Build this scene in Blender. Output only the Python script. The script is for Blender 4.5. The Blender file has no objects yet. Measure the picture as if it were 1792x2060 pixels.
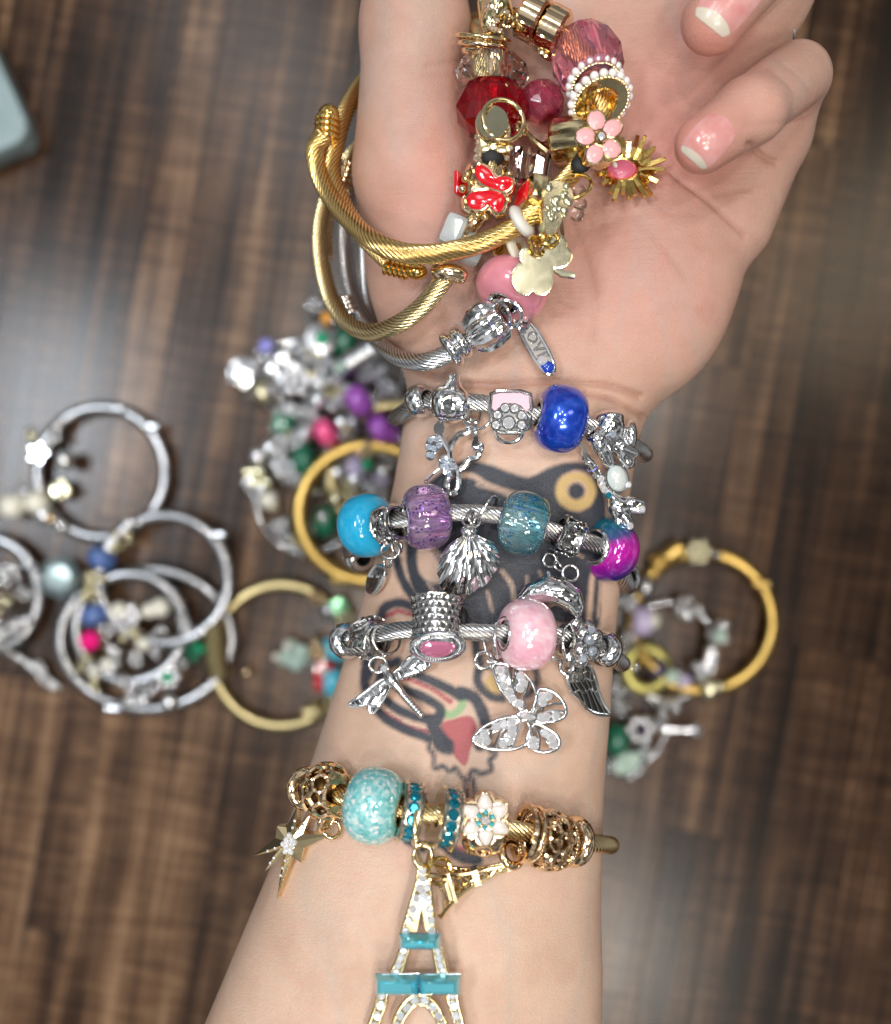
import bpy, bmesh, math, random
import numpy as np
from mathutils import Vector, Matrix, geometry, Quaternion
from mathutils.bvhtree import BVHTree
random.seed(7)
rnd = random.Random(11)
SC = bpy.context.scene
COL = SC.collection
PI = math.pi
V = Vector
U = 0.01                      # work in centimetres, written out in metres

# ------------------------------------------------------------------ camera
CAMH = 41.0
K0 = 21.0 / 1792.0 / 25.0     # cm per photo unit per cm of distance
cam = bpy.data.cameras.new('camera'); cam_o = bpy.data.objects.new('camera', cam); COL.objects.link(cam_o)
cam_o.location = (0, 0, CAMH * U)
cam.sensor_fit = 'HORIZONTAL'; cam.sensor_width = 36; cam.lens = 36 * 25 / 21.0
cam.clip_start = 0.01; cam.clip_end = 50
cam.dof.use_dof = True; cam.dof.focus_distance = (CAMH - 17.2) * U; cam.dof.aperture_fstop = 7.0
SC.camera = cam_o
# ------------------------------------------------------------------ world and lamps
w = bpy.data.worlds.new('World'); SC.world = w; w.use_nodes = True
# the shop around, seen only as soft light and dark shapes in the metal: one even mottled texture in every direction
_nt = w.node_tree; _bg = _nt.nodes['Background']; _tc = _nt.nodes.new('ShaderNodeTexCoord'); _nz = _nt.nodes.new('ShaderNodeTexNoise')
_nz.inputs['Scale'].default_value = 2.2; _nz.inputs['Detail'].default_value = 2; _nz.inputs['Roughness'].default_value = .65
_cr = _nt.nodes.new('ShaderNodeValToRGB'); _mp = _nt.nodes.new('ShaderNodeMapping'); _mp.inputs['Location'].default_value = (18.7, 9.9, 4.4); _nt.links.new(_tc.outputs['Generated'], _mp.inputs['Vector']); _nt.links.new(_mp.outputs[0], _nz.inputs['Vector']); _nt.links.new(_nz.outputs[0], _cr.inputs[0]); _nt.links.new(_cr.outputs[0], _bg.inputs[0])
_e = _cr.color_ramp.elements; _e[0].position = .40; _e[0].color = (.13, .13, .135, 1); _e[1].position = .62; _e[1].color = (1.5, 1.52, 1.55, 1)
_m = _cr.color_ramp.elements.new(.52); _m.color = (.50, .50, .50, 1)
_bg.inputs[1].default_value = 0.43
def lamp(name, x, y, z, sx, sy, e, col=(1, 0.97, 0.92), rz=0):
    l = bpy.data.lights.new(name, 'AREA'); l.shape = 'RECTANGLE'; l.size = sx; l.size_y = sy; l.energy = e; l.color = col
    o = bpy.data.objects.new(name, l); COL.objects.link(o); o.location = (x, y, z)
    d = V((0, 0, 0.12)) - V((x, y, z)); o.rotation_euler = d.to_track_quat('-Z', 'Y').to_euler()
    return o
lamp('ceiling_panel', -0.80, 0.18, 1.7, 0.42, 0.22, 11.0, (0.86, 0.93, 1.0))
lamp('ceiling_panel', -0.35, 0.85, 1.7, 0.30, 0.45, 2.5, (0.93, 0.97, 1.0))
lamp('ceiling_panel', 0.85, 0.50, 1.7, 0.30, 0.45, 2.8, (1.0, 0.84, 0.62))
lamp('ceiling_panel', 0.16, -0.85, 1.6, 0.50, 0.25, 9.0, (1.0, 0.93, 0.83))
for i, (x, y) in enumerate([(-0.17, 0.30), (-0.13, -0.25), (0.05, 0.45), (0.10, -0.42), (0.31, 0.22), (0.24, -0.18)]):
    lamp('ceiling_spot', x, y, 1.55, 0.035, 0.08, 2.3, (1.0, 0.97, 0.93))
SC.view_settings.view_transform = 'Standard'; SC.view_settings.look = 'None'
SC.view_settings.exposure = -0.12; SC.view_settings.gamma = 1
try: SC.view_settings.use_curve_mapping = False
except Exception: pass

# ------------------------------------------------------------------ maths of the view: photo units (1792 wide) -> place
def kk(z): return K0 * (CAMH - z)
def W(px, py, z):
    k = kk(z); return V(((px - 896) * k, (1030 - py) * k, z))
def proj(p):
    k = kk(p[2]); return (p[0] / k + 896, 1030 - p[1] / k)
class Pl:
    """a plane in the place: px,py,z is its centre, n its normal"""
    def __init__(s, px, py, z, n=(0, 0, 1)):
        s.c = W(px, py, z); s.n = V(n).normalized(); s.px = px; s.py = py; s.z = z
    def pt(s, x, y, h=0.0):
        o = V((0, 0, CAMH)); d = W(x, y, 0) - o
        t = (s.c - o).dot(s.n) / d.dot(s.n)
        return o + d * t + s.n * h

# ------------------------------------------------------------------ materials
MATS = {}
def mat(name, base=(.8, .8, .8), metal=0, rough=.4, trans=0, ior=1.45, coat=0, sss=0, sssr=(1, .4, .2), emit=None, build=None, spec=.5, sheen=0):
    m = bpy.data.materials.new(name); m.use_nodes = True; nt = m.node_tree
    p = nt.nodes['Principled BSDF']
    p.inputs['Base Color'].default_value = (*base, 1); p.inputs['Metallic'].default_value = metal
    p.inputs['Roughness'].default_value = rough; p.inputs['Transmission Weight'].default_value = trans
    p.inputs['IOR'].default_value = ior; p.inputs['Coat Weight'].default_value = coat
    p.inputs['Coat Roughness'].default_value = .04; p.inputs['Specular IOR Level'].default_value = spec
    if sss:
        p.inputs['Subsurface Weight'].default_value = sss; p.inputs['Subsurface Radius'].default_value = sssr
        p.inputs['Subsurface Scale'].default_value = 0.002
    if build: build(nt, p)
    MATS[name] = m
    return m
def nd(nt, t, **kw):
    n = nt.nodes.new(t)
    for k, v in kw.items():
        if k.startswith('i_'):
            n.inputs[k[2:].replace('_', ' ')].default_value = v
        else: setattr(n, k, v)
    return n
def lk(nt, a, b): nt.links.new(a, b)
def coords(nt): return nd(nt, 'ShaderNodeTexCoord').outputs['Object']
def noise(nt, scale, detail=4, rough=.5, vec=None):
    n = nd(nt, 'ShaderNodeTexNoise'); n.inputs['Scale'].default_value = scale; n.inputs['Detail'].default_value = detail
    n.inputs['Roughness'].default_value = rough; lk(nt, vec or coords(nt), n.inputs['Vector']); return n
def ramp(nt, fac, stops):
    r = nd(nt, 'ShaderNodeValToRGB'); e = r.color_ramp.elements
    while len(e) < len(stops): e.new(.5)
    for q, (p, c) in zip(e, stops): q.position = p; q.color = (*c, 1) if len(c) == 3 else c
    lk(nt, fac, r.inputs[0]); return r.outputs[0]
def mixc(nt, fac, a, b, bt='MIX'):
    m = nd(nt, 'ShaderNodeMix', data_type='RGBA', blend_type=bt)
    for s, v in ((m.inputs[0], fac), (m.inputs[6], a), (m.inputs[7], b)):
        if isinstance(v, (int, float)): s.default_value = v
        elif isinstance(v, tuple): s.default_value = (*v, 1)
        else: lk(nt, v, s)
    return m.outputs[2]
def math_(nt, op, a, b=0.0, c=None):
    m = nd(nt, 'ShaderNodeMath', operation=op)
    for i, v in enumerate((a, b, c)):
        if v is None: continue
        if isinstance(v, (int, float)): m.inputs[i].default_value = v
        else: lk(nt, v, m.inputs[i])
    return m.outputs[0]
def bump(nt, p, h, strength=.3, dist=.0005, coat=False):
    b = nd(nt, 'ShaderNodeBump'); b.inputs['Strength'].default_value = strength; b.inputs['Distance'].default_value = dist
    lk(nt, h, b.inputs['Height']); lk(nt, b.outputs[0], p.inputs['Normal']); return b

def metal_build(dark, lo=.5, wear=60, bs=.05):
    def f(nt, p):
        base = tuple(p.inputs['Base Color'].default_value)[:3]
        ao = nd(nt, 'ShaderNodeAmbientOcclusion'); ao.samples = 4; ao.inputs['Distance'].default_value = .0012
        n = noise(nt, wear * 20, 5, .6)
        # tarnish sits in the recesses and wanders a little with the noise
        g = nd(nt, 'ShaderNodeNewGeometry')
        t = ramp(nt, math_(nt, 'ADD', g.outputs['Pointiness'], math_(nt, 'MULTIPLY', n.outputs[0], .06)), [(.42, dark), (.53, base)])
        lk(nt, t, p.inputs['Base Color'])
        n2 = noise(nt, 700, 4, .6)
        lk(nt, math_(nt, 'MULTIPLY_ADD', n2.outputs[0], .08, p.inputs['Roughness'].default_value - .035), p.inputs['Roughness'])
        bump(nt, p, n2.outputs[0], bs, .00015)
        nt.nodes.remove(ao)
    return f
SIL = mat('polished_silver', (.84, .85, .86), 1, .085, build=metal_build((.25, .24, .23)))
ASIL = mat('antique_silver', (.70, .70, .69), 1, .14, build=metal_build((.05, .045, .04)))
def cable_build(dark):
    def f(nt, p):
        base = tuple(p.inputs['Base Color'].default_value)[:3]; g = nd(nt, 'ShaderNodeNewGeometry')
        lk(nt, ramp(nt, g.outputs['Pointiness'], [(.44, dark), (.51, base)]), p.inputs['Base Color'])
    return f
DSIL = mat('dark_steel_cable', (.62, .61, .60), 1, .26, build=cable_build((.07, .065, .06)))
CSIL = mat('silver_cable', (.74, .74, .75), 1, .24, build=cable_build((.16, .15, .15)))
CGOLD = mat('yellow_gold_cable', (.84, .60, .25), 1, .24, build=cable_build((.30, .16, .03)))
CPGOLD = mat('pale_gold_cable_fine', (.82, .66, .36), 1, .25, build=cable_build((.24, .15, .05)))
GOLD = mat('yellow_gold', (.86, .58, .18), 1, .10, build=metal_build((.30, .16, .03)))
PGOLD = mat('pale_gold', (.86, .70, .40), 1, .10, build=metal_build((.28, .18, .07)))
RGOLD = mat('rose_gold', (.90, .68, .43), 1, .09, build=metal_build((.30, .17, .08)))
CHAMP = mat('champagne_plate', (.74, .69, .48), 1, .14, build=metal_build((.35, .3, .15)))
DARK = mat('black_detail_and_hole_shade', (.008, .008, .009), 0, .6)
def gemmat(name, c, metal=.85, rough=.05): return mat(name, c, metal, rough, coat=.6)
STONE = gemmat('clear_rhinestone', (.97, .97, .99), .62, .03)
TEAL = gemmat('teal_rhinestone', (.01, .30, .42), .75)
def ab(nt, p):
    v = nd(nt, 'ShaderNodeTexNoise'); v.inputs['Scale'].default_value = 500; lk(nt, coords(nt), v.inputs['Vector'])
    lk(nt, ramp(nt, v.outputs[0], [(.30, (.95, .45, .55)), (.42, (.85, .8, .9)), (.5, (.35, .75, .9)), (.6, (.9, .85, .95)), (.7, (.95, .6, .3))]), p.inputs['Base Color'])
ABST = mat('iridescent_crystal', (.9, .8, .9), .7, .05, coat=.8, build=ab)
def glass(name, c, trans=.85, rough=.03, ior=1.5, build=None): return mat(name, c, 0, rough, trans, ior, build=build)
CLEAR = glass('clear_crystal', (.98, .97, .95), 1.0, .0)
RED = glass('red_crystal', (.52, .002, .014), .86, .0)
PINKC = glass('pink_crystal', (.98, .45, .62), .93, .0)
PINKG = mat('pink_gemstone', (.80, .25, .42), .45, .06, .2, coat=.6)
MAGC = glass('dark_pink_crystal', (.72, .15, .26), .85)
AQUAG = mat('aqua_baguette', (.15, .60, .72), .5, .07, coat=.8)
def enamel(name, c): return mat(name, c, 0, .12, coat=.7, spec=.6)
EPINK = enamel('pink_enamel', (.86, .42, .43)); ELPINK = enamel('light_pink_enamel', (.88, .56, .64))
ERED = enamel('red_enamel', (.62, .003, .012)); EWHITE = enamel('white_enamel', (.72, .65, .59)); ETEAL = enamel('teal_enamel', (.05, .42, .45))
EBLUE = enamel('blue_enamel', (.01, .05, .42)); EHOT = enamel('hot_pink_enamel', (.80, .10, .25))
PEARL = mat('pearl', (.86, .82, .80), .1, .15, coat=.5, sss=.2)
def catseye(name, a, b):
    def f(nt, p):
        lw = nd(nt, 'ShaderNodeLayerWeight'); lw.inputs[0].default_value = .35
        n = noise(nt, 120, 3)
        lk(nt, mixc(nt, math_(nt, 'MULTIPLY', lw.outputs['Facing'], .9), mixc(nt, n.outputs[0], b, a), a), p.inputs['Base Color'])
    return mat(name, a, 0, .10, 0, coat=.8, sss=.35, sssr=(.6, .6, .6), build=f)
CYAN = mat('blue_cats_eye_glass', (.015, .36, .60), 0, .07, 0, coat=.8, sss=.5, sssr=(.3, .8, 1))
PINKPE = mat('pink_cats_eye_glass', (.72, .27, .33), .12, .16, 0, coat=.9, sss=.4, sssr=(1, .6, .6))
def pearly(c1, c2):
    def f(nt, p):
        n = noise(nt, 190, 3, .5); n.inputs['Distortion'].default_value = 1.2
        lk(nt, ramp(nt, n.outputs[0], [(.35, c1), (.65, c2)]), p.inputs['Base Color'])
    return f
BLUEP = mat('royal_blue_pearl', (.01, .05, .5), .45, .2, coat=1, build=pearly((.006, .03, .42), (.012, .085, .60)))
def pp_build(nt, p):
    n = noise(nt, 160, 3, .5); n.inputs['Distortion'].default_value = 2
    v = nd(nt, 'ShaderNodeTexVoronoi'); v.inputs['Scale'].default_value = 420; lk(nt, coords(nt), v.inputs['Vector'])
    c = ramp(nt, n.outputs[0], [(.3, (.80, .38, .48)), (.6, (.92, .60, .66)), (.75, (.93, .78, .80))])
    s = math_(nt, 'LESS_THAN', v.outputs['Distance'], .2)
    lk(nt, mixc(nt, math_(nt, 'MULTIPLY', s, .5), c, v.outputs['Color'], 'SCREEN'), p.inputs['Base Color'])
PINKP = mat('pink_pearl_resin', (.86, .5, .58), .1, .15, coat=1, build=pp_build)
def glitter(fleck, sc, thr, b1, b2, tr, flroll=.25):
    def f(nt, p):
        co = coords(nt)
        v = nd(nt, 'ShaderNodeTexVoronoi'); v.inputs['Scale'].default_value = sc; lk(nt, co, v.inputs['Vector'])
        d = noise(nt, 230, 2)
        m = math_(nt, 'MULTIPLY', math_(nt, 'LESS_THAN', v.outputs['Distance'], thr), math_(nt, 'GREATER_THAN', d.outputs[0], .50))
        cc = ramp(nt, noise(nt, 150, 3).outputs[0], [(.35, b1), (.65, b2)])
        lk(nt, mixc(nt, m, cc, fleck), p.inputs['Base Color'])
        lk(nt, math_(nt, 'MULTIPLY', m, .8), p.inputs['Metallic'])
        lk(nt, math_(nt, 'MULTIPLY_ADD', m, -tr, tr), p.inputs['Transmission Weight'])
    return f
PURG = mat('purple_glitter_resin', (.5, .2, .6), 0, .06, .7, coat=.6, build=glitter((.13, .03, .42), 1500, .36, (.62, .30, .72), (.88, .66, .94), .82))
TEALG = mat('teal_glitter_resin', (.1, .5, .6), 0, .06, .7, coat=.6, build=glitter((.01, .28, .55), 1500, .36, (.08, .50, .62), (.60, .90, .94), .84))
def crackle(nt, p):
    co = coords(nt)
    v = nd(nt, 'ShaderNodeTexVoronoi'); v.inputs['Scale'].default_value = 1250; lk(nt, co, v.inputs['Vector'])
    s = nd(nt, 'ShaderNodeSeparateColor'); lk(nt, v.outputs['Color'], s.inputs[0])
    lk(nt, ramp(nt, s.outputs[0], [(0, (.16, .60, .62)), (.5, (.32, .76, .77)), (.8, (.55, .88, .87)), (.93, (.88, .98, .97)), (1, (1, 1, 1))]), p.inputs['Base Color'])
    bump(nt, p, s.outputs[1], .5, .0003)
CRACK = mat('aqua_crackle_glass', (.3, .7, .7), .25, .12, .15, coat=.7, build=crackle)
def two(nt, p):
    sx = nd(nt, 'ShaderNodeSeparateXYZ'); g = nd(nt, 'ShaderNodeTexCoord'); lk(nt, g.outputs['Generated'], sx.inputs[0])
    n = noise(nt, 260, 4, .6)
    t = math_(nt, 'ADD', math_(nt, 'MULTIPLY_ADD', sx.outputs[1], .8, -.05), math_(nt, 'MULTIPLY_ADD', n.outputs[0], .25, math_(nt, 'MULTIPLY', sx.outputs[0], -.22)))
    lk(nt, ramp(nt, t, [(.03, (.04, .02, .30)), (.14, (.30, .01, .38)), (.28, (.72, .01, .48)), (.42, (.62, .04, .50)), (.52, (.10, .10, .35)), (.66, (.005, .16, .26)), (.85, (.0, .22, .30))]), p.inputs['Base Color'])
DUO = mat('blue_and_magenta_glass', (.5, 0, .4), .2, .06, .35, coat=.9, build=two)
OPAL = mat('opal', (.75, .82, .80), .1, .08, .2, coat=1, sss=.4)
RUB = mat('clear_rubber', (.85, .80, .66), 0, .3, .4, coat=.2)
MILK = mat('milky_rubber', (.82, .80, .76), 0, .35, .2, sss=.5)
# background colours
GRN = mat('emerald_glass', (.0, .14, .07), .1, .15, .2, coat=.8); GRN2 = enamel('green_stone', (.0, .36, .16))
VIO = mat('violet_bead', (.42, .10, .55), .1, .2, coat=.7); LIL = mat('lilac_bead', (.5, .42, .62), 0, .2, coat=.5)
NAVY = mat('slate_blue_bead', (.06, .12, .32), .1, .25, coat=.5); HOT = enamel('magenta_stone', (.75, .0, .18)); CORAL = mat('coral_pink_glass', (.85, .08, .25), .2, .1, coat=.8)
CREAM = mat('cream_pearl', (.72, .70, .60), .1, .25, coat=.5); BGSIL = mat('bright_silver', (.82, .83, .85), 1, .12, build=metal_build((.35, .35, .36)))
FROST = mat('frosted_silver_cable', (.40, .40, .41), 1, .22, build=cable_build((.2, .2, .2))); BGGOLD = mat('warm_gold_cable', (.58, .39, .12), 1, .28); BGPG = mat('pale_gold_cable', (.58, .48, .25), 1, .28)
ORANGE = enamel('orange_crystal', (.9, .4, .05)); PALEGREEN = mat('pale_green_stone', (.42, .56, .48), 0, .3, coat=.4); SKYB = mat('sky_blue_bead', (.10, .52, .68), 0, .2, coat=.6)
GREYM = mat('grey_blue_mirror', (.24, .31, .33), .6, .2)
OLIVE = mat('olive_gold_disc', (.50, .45, .15), .9, .35); BLK = mat('dark_violet_stone', (.03, .015, .05), .1, .15, coat=.7)

# ------------------------------------------------------------------ objects
def tag(o, label=None, cat=None, group=None, kind=None):
    if label: o['label'] = label
    if cat: o['category'] = cat
    if group: o['group'] = group
    if kind: o['kind'] = kind
    return o
def thing(name, loc, label, cat, group=None):
    o = bpy.data.objects.new(name, None); COL.objects.link(o); o.empty_display_size = .01
    o.location = V(loc) * U; tag(o, label, cat, group); o['_r'] = 1; ROOT[o] = V(loc)
    del o['_r']; return o
ROOT = {}
def root_of(o):
    while o is not None and o.parent is not None: o = o.parent
    return ROOT.get(o, V((0, 0, 0))) if o is not None else V((0, 0, 0))
def axis_m(c, n, up=(0, 1, 0)):
    z = V(n).normalized(); x = V(up).cross(z)
    if x.length < 1e-4: x = V((1, 0, 0)).cross(z)
    x.normalize(); y = z.cross(x)
    return Matrix.Translation(V(c)) @ Matrix((x, y, z)).transposed().to_4x4()
class B:
    def __init__(s): s.v = []; s.f = []; s.m = Matrix()
    def add(s, vs, fs):
        o = len(s.v); m = s.m
        s.v += [m @ V(p) for p in vs]; s.f += [tuple(i + o for i in f) for f in fs]; return s
    def grid(s, rows, cu=False, cv=False):
        """rows: list of lists of points"""
        n = len(rows); k = len(rows[0]); fs = []
        for i in range(n if cu else n - 1):
            for j in range(k if cv else k - 1):
                a = i * k + j; b = i * k + (j + 1) % k; c = ((i + 1) % n) * k + (j + 1) % k; d = ((i + 1) % n) * k + j
                fs.append((a, b, c, d))
        return s.add([p for r in rows for p in r], fs)
    def lathe(s, prof, seg=32, mx=Matrix(), closed=True, rfn=None):
        rows = []
        for i in range(seg):
            a = 2 * PI * i / seg; q = rfn(a) if rfn else 1
            rows.append([mx @ V((r * q * math.cos(a), r * q * math.sin(a), h)) for r, h in prof])
        return s.grid(rows, True, closed)
    def torus(s, c, n, R, r, seg=32, k=10, sy=1.0, up=(0, 1, 0)):
        mx = axis_m(c, n, up)
        rows = []
        for i in range(seg):
            a = 2 * PI * i / seg
            rows.append([mx @ V(((R + r * math.cos(b)) * math.cos(a), sy * (R + r * math.cos(b)) * math.sin(a), r * math.sin(b))) for b in (2 * PI * j / k for j in range(k))])
        return s.grid(rows, True, True)
    def sph(s, c, r, mx=None, seg=16, k=10):
        if not hasattr(r, '__len__'): r = (r, r, r)
        mx = mx or Matrix(); c = V(c); rot = mx.to_3x3()
        rows = []
        for i in range(seg):
            a = 2 * PI * i / seg
            rows.append([c + rot @ V((r[0] * math.sin(t) * math.cos(a), r[1] * math.sin(t) * math.sin(a), r[2] * math.cos(t))) for t in (PI * (.02 + .96 * j / k) for j in range(k + 1))])
        o = len(s.v); s.grid(rows, True, False)
        n = k + 1
        s.f.append(tuple(o + i * n for i in range(seg))); s.f.append(tuple(o + i * n + k for i in range(seg))[::-1])
        return s
    def tube(s, pts, r, k=8, closed=False, caps=True):
        pts = [V(p) for p in pts]; n = len(pts)
        rr = r if hasattr(r, '__len__') else [r] * n
        rows = frames(pts, closed); out = []
        for i, (p, x, y) in enumerate(rows):
            out.append([p + (x * math.cos(a) + y * math.sin(a)) * rr[i] for a in (2 * PI * j / k for j in range(k))])
        o = len(s.v); s.grid(out, closed, True)
        if not closed and caps:
            s.f.append(tuple(range(o, o + k))[::-1]); s.f.append(tuple(range(o + (n - 1) * k, o + n * k)))
        return s
    def plate(s, pl, outline, h0, h1, bev=.015, inset=.92):
        cx = sum(p[0] for p in outline) / len(outline); cy = sum(p[1] for p in outline) / len(outline)
        n = len(outline)
        def ring(q, h): return [pl.pt(cx + (x - cx) * q, cy + (y - cy) * q, h) for x, y in outline]
        rows = [ring(inset, h0), ring(1, h0 + bev), ring(1, h1 - bev), ring(inset, h1)]
        o = len(s.v); s.grid(rows, False, True)
        tri = geometry.tessellate_polygon([[V((x, y, 0)) for x, y in outline]])
        for t in tri:
            s.f.append(tuple(o + i for i in t)); s.f.append(tuple(o + 3 * n + i for i in t)[::-1])
        return s
    def dome(s, pl, outline, h0, h1, steps=4, cx=None, cy=None):
        """pillow on a star-shaped outline"""
        if cx is None: cx = sum(p[0] for p in outline) / len(outline); cy = sum(p[1] for p in outline) / len(outline)
        rows = []
        for i in range(steps + 1):
            a = PI / 2 * i / (steps + .3)
            rows.append([pl.pt(cx + (x - cx) * math.cos(a), cy + (y - cy) * math.cos(a), h0 + (h1 - h0) * math.sin(a)) for x, y in outline])
        n = len(outline); o = len(s.v)
        s.grid([[pl.pt(x, y, h0 - .02) for x, y in outline]] + rows, False, True)
        s.f.append(tuple(range(o + (steps + 1) * n, o + (steps + 2) * n))); return s
    def wire(s, pl, pts, r, h=0, closed=False, k=8, smooth=3):
        q = [pl.pt(x, y, h) for x, y in pts]
        if smooth > 1: q = crom(q, smooth, closed)
        return s.tube(q, r, k, closed)
    def box(s, mx, sx, sy, sz, bev=.02):
        bm = bmesh.new(); bmesh.ops.create_cube(bm, size=1)
        for v in bm.verts: v.co = V((v.co.x * sx, v.co.y * sy, v.co.z * sz))
        bmesh.ops.bevel(bm, geom=bm.edges[:] , offset=bev, segments=2, affect='EDGES', profile=.6)
        bm.verts.index_update()
        s.add([mx @ v.co for v in bm.verts], [tuple(v.index for v in f.verts) for f in bm.faces]); bm.free(); return s
    def out(s, name, m, parent=None, label=None, smooth=True, sharp=42, kind=None):
        r = root_of(parent)
        me = bpy.data.meshes.new(name)
        me.from_pydata([((v - r) * U)[:] for v in s.v], [], s.f); me.update()
        bm = bmesh.new(); bm.from_mesh(me); bmesh.ops.recalc_face_normals(bm, faces=bm.faces); bm.to_mesh(me); bm.free()
        if smooth:
            me.polygons.foreach_set('use_smooth', [True] * len(me.polygons))
            if sharp: me.set_sharp_from_angle(angle=math.radians(sharp))
        me.materials.append(m)
        o = bpy.data.objects.new(name, me); COL.objects.link(o)
        if parent: o.parent = parent
        if label: o['label'] = label
        if kind: o['kind'] = kind
        return o
def frames(pts, closed=False):
    n = len(pts); T = []
    for i in range(n):
        a = pts[(i - 1) % n] if (closed or i > 0) else pts[0]; b = pts[(i + 1) % n] if (closed or i < n - 1) else pts[-1]
        T.append((b - a).normalized())
    x = T[0].orthogonal().normalized(); res = []
    for i in range(n):
        x = (x - T[i] * x.dot(T[i])).normalized(); res.append([pts[i], x, T[i].cross(x)])
    if closed:   # spread the mismatch
        x0 = res[0][1]; xe = (x - T[0] * x.dot(T[0])).normalized(); a = math.atan2(x0.dot(T[0].cross(xe)), x0.dot(xe))
        for i in range(n):
            q = a * i / n; p, xx, yy = res[i]; res[i] = [p, xx * math.cos(q) + yy * math.sin(q), yy * math.cos(q) - xx * math.sin(q)]
    return res
def crom(P, n=6, closed=False):
    P = [V(p) for p in P]; L = len(P); out = []
    for i in range(L if closed else L - 1):
        g = (lambda j: P[j % L]) if closed else (lambda j: P[min(max(j, 0), L - 1)])
        a, b, c, d = g(i - 1), g(i), g(i + 1), g(i + 2)
        for j in range(n):
            t = j / n; out.append(.5 * ((2 * b) + (c - a) * t + (2 * a - 5 * b + 4 * c - d) * t * t + (3 * b - a - 3 * c + d) * t ** 3))
    if not closed: out.append(P[-1])
    return out
def resample(P, ds, closed=False):
    Q = list(P) + ([P[0]] if closed else []); L = [0]
    for a, b in zip(Q, Q[1:]): L.append(L[-1] + (b - a).length)
    n = max(3, int(L[-1] / ds)); A = np.array([q[:] for q in Q]); t = np.linspace(0, L[-1], n + 1)
    R = np.stack([np.interp(t, L, A[:, i]) for i in range(3)], 1)
    return [V(r) for r in (R[:-1] if closed else R)]
def rope(P, r, m, parent, closed=False, strands=13, ds=.045, ang=35, name='cable', sub=4, amp=.22):
    """a twisted wire cable: lobes of the strands really wind round it"""
    P = resample(P, ds, closed); F = frames(P, closed); n = len(F); K = strands * sub; rows = []
    w_ = math.tan(math.radians(ang)) / r * ds
    if closed: w_ = round(w_ * n * strands / (2 * PI)) * 2 * PI / strands / n
    for i, (p, x, y) in enumerate(F):
        row = []
        for j in range(K):
            a = 2 * PI * j / K; q = r * (1 - amp * (1 - abs(math.sin(a * strands / 2)) ** .8)); a2 = a + w_ * i
            row.append(p + (x * math.cos(a2) + y * math.sin(a2)) * q)
        rows.append(row)
    b = B(); b.grid(rows, closed, True)
    if not closed:
        b.f.append(tuple(range(K))[::-1]); b.f.append(tuple(range((n - 1) * K, n * K)))
    return b.out(name, m, parent, sharp=0)
# shared small meshes -------------------------------------------------------
SH = {}
def gem_mesh(name, m, seg=8, sx=1, sy=1, table=.55, hgt=.45):
    key = (name, m.name, seg, sx, sy)
    if key in SH: return SH[key]
    vs = []; fs = []
    for (q, h, off) in ((1, 0, 0), (.86, hgt * .55, .5), (table, hgt, 0)):
        vs += [(q * sx * math.cos(2 * PI * (i + off) / seg), q * sy * math.sin(2 * PI * (i + off) / seg), h) for i in range(seg)]
    vs += [(sx * math.cos(2 * PI * i / seg), sy * math.sin(2 * PI * i / seg), -.5) for i in range(seg)]
    for a, b, o in ((0, seg, 0), (seg, 2 * seg, 1)):
        for i in range(seg):
            j = (i + 1) % seg
            if o == 0: fs += [(a + i, a + j, b + i), (a + j, b + j, b + i)]
            else: fs += [(a + i, b + j, b + i), (a + i, a + j, b + j)]
    fs.append(tuple(range(2 * seg, 3 * seg)))
    for i in range(seg): j = (i + 1) % seg; fs.append((3 * seg + i, 3 * seg + j, j, i))
    me = bpy.data.meshes.new(name); me.from_pydata([tuple(c * U for c in v) for v in vs], [], fs); me.materials.append(m); me.update()
    SH[key] = me; return me
def ball_mesh(name, m):
    key = (name, m.name)
    if key in SH: return SH[key]
    b = B(); b.sph((0, 0, 0), 1, seg=14, k=9)
    me = bpy.data.meshes.new(name); me.from_pydata([(v * U)[:] for v in b.v], [], b.f); me.materials.append(m)
    me.polygons.foreach_set('use_smooth', [True] * len(me.polygons)); me.update(); SH[key] = me; return me
def inst(me, name, parent, c, n=(0, 0, 1), s=1.0, up=(0, 1, 0), roll=0, label=None):
    o = bpy.data.objects.new(name, me); COL.objects.link(o); o.parent = parent
    mx = axis_m(V(c) - root_of(parent), n, up) @ Matrix.Rotation(roll, 4, 'Z'); mx.translation *= U
    if not hasattr(s, '__len__'): s = (s, s, s)
    o.matrix_basis = mx @ Matrix.Diagonal((*s, 1))
    if label: o['label'] = label
    return o
def stone(parent, c, r, n=(0, 0, 1), m=None, name='rhinestone', roll=None):
    m = m or STONE
    return inst(gem_mesh(name, m), name, parent, c, V(n) + V((rnd.uniform(-.12, .12), rnd.uniform(-.12, .12), 0)), r, roll=rnd.random() * 3 if roll is None else roll)
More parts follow.
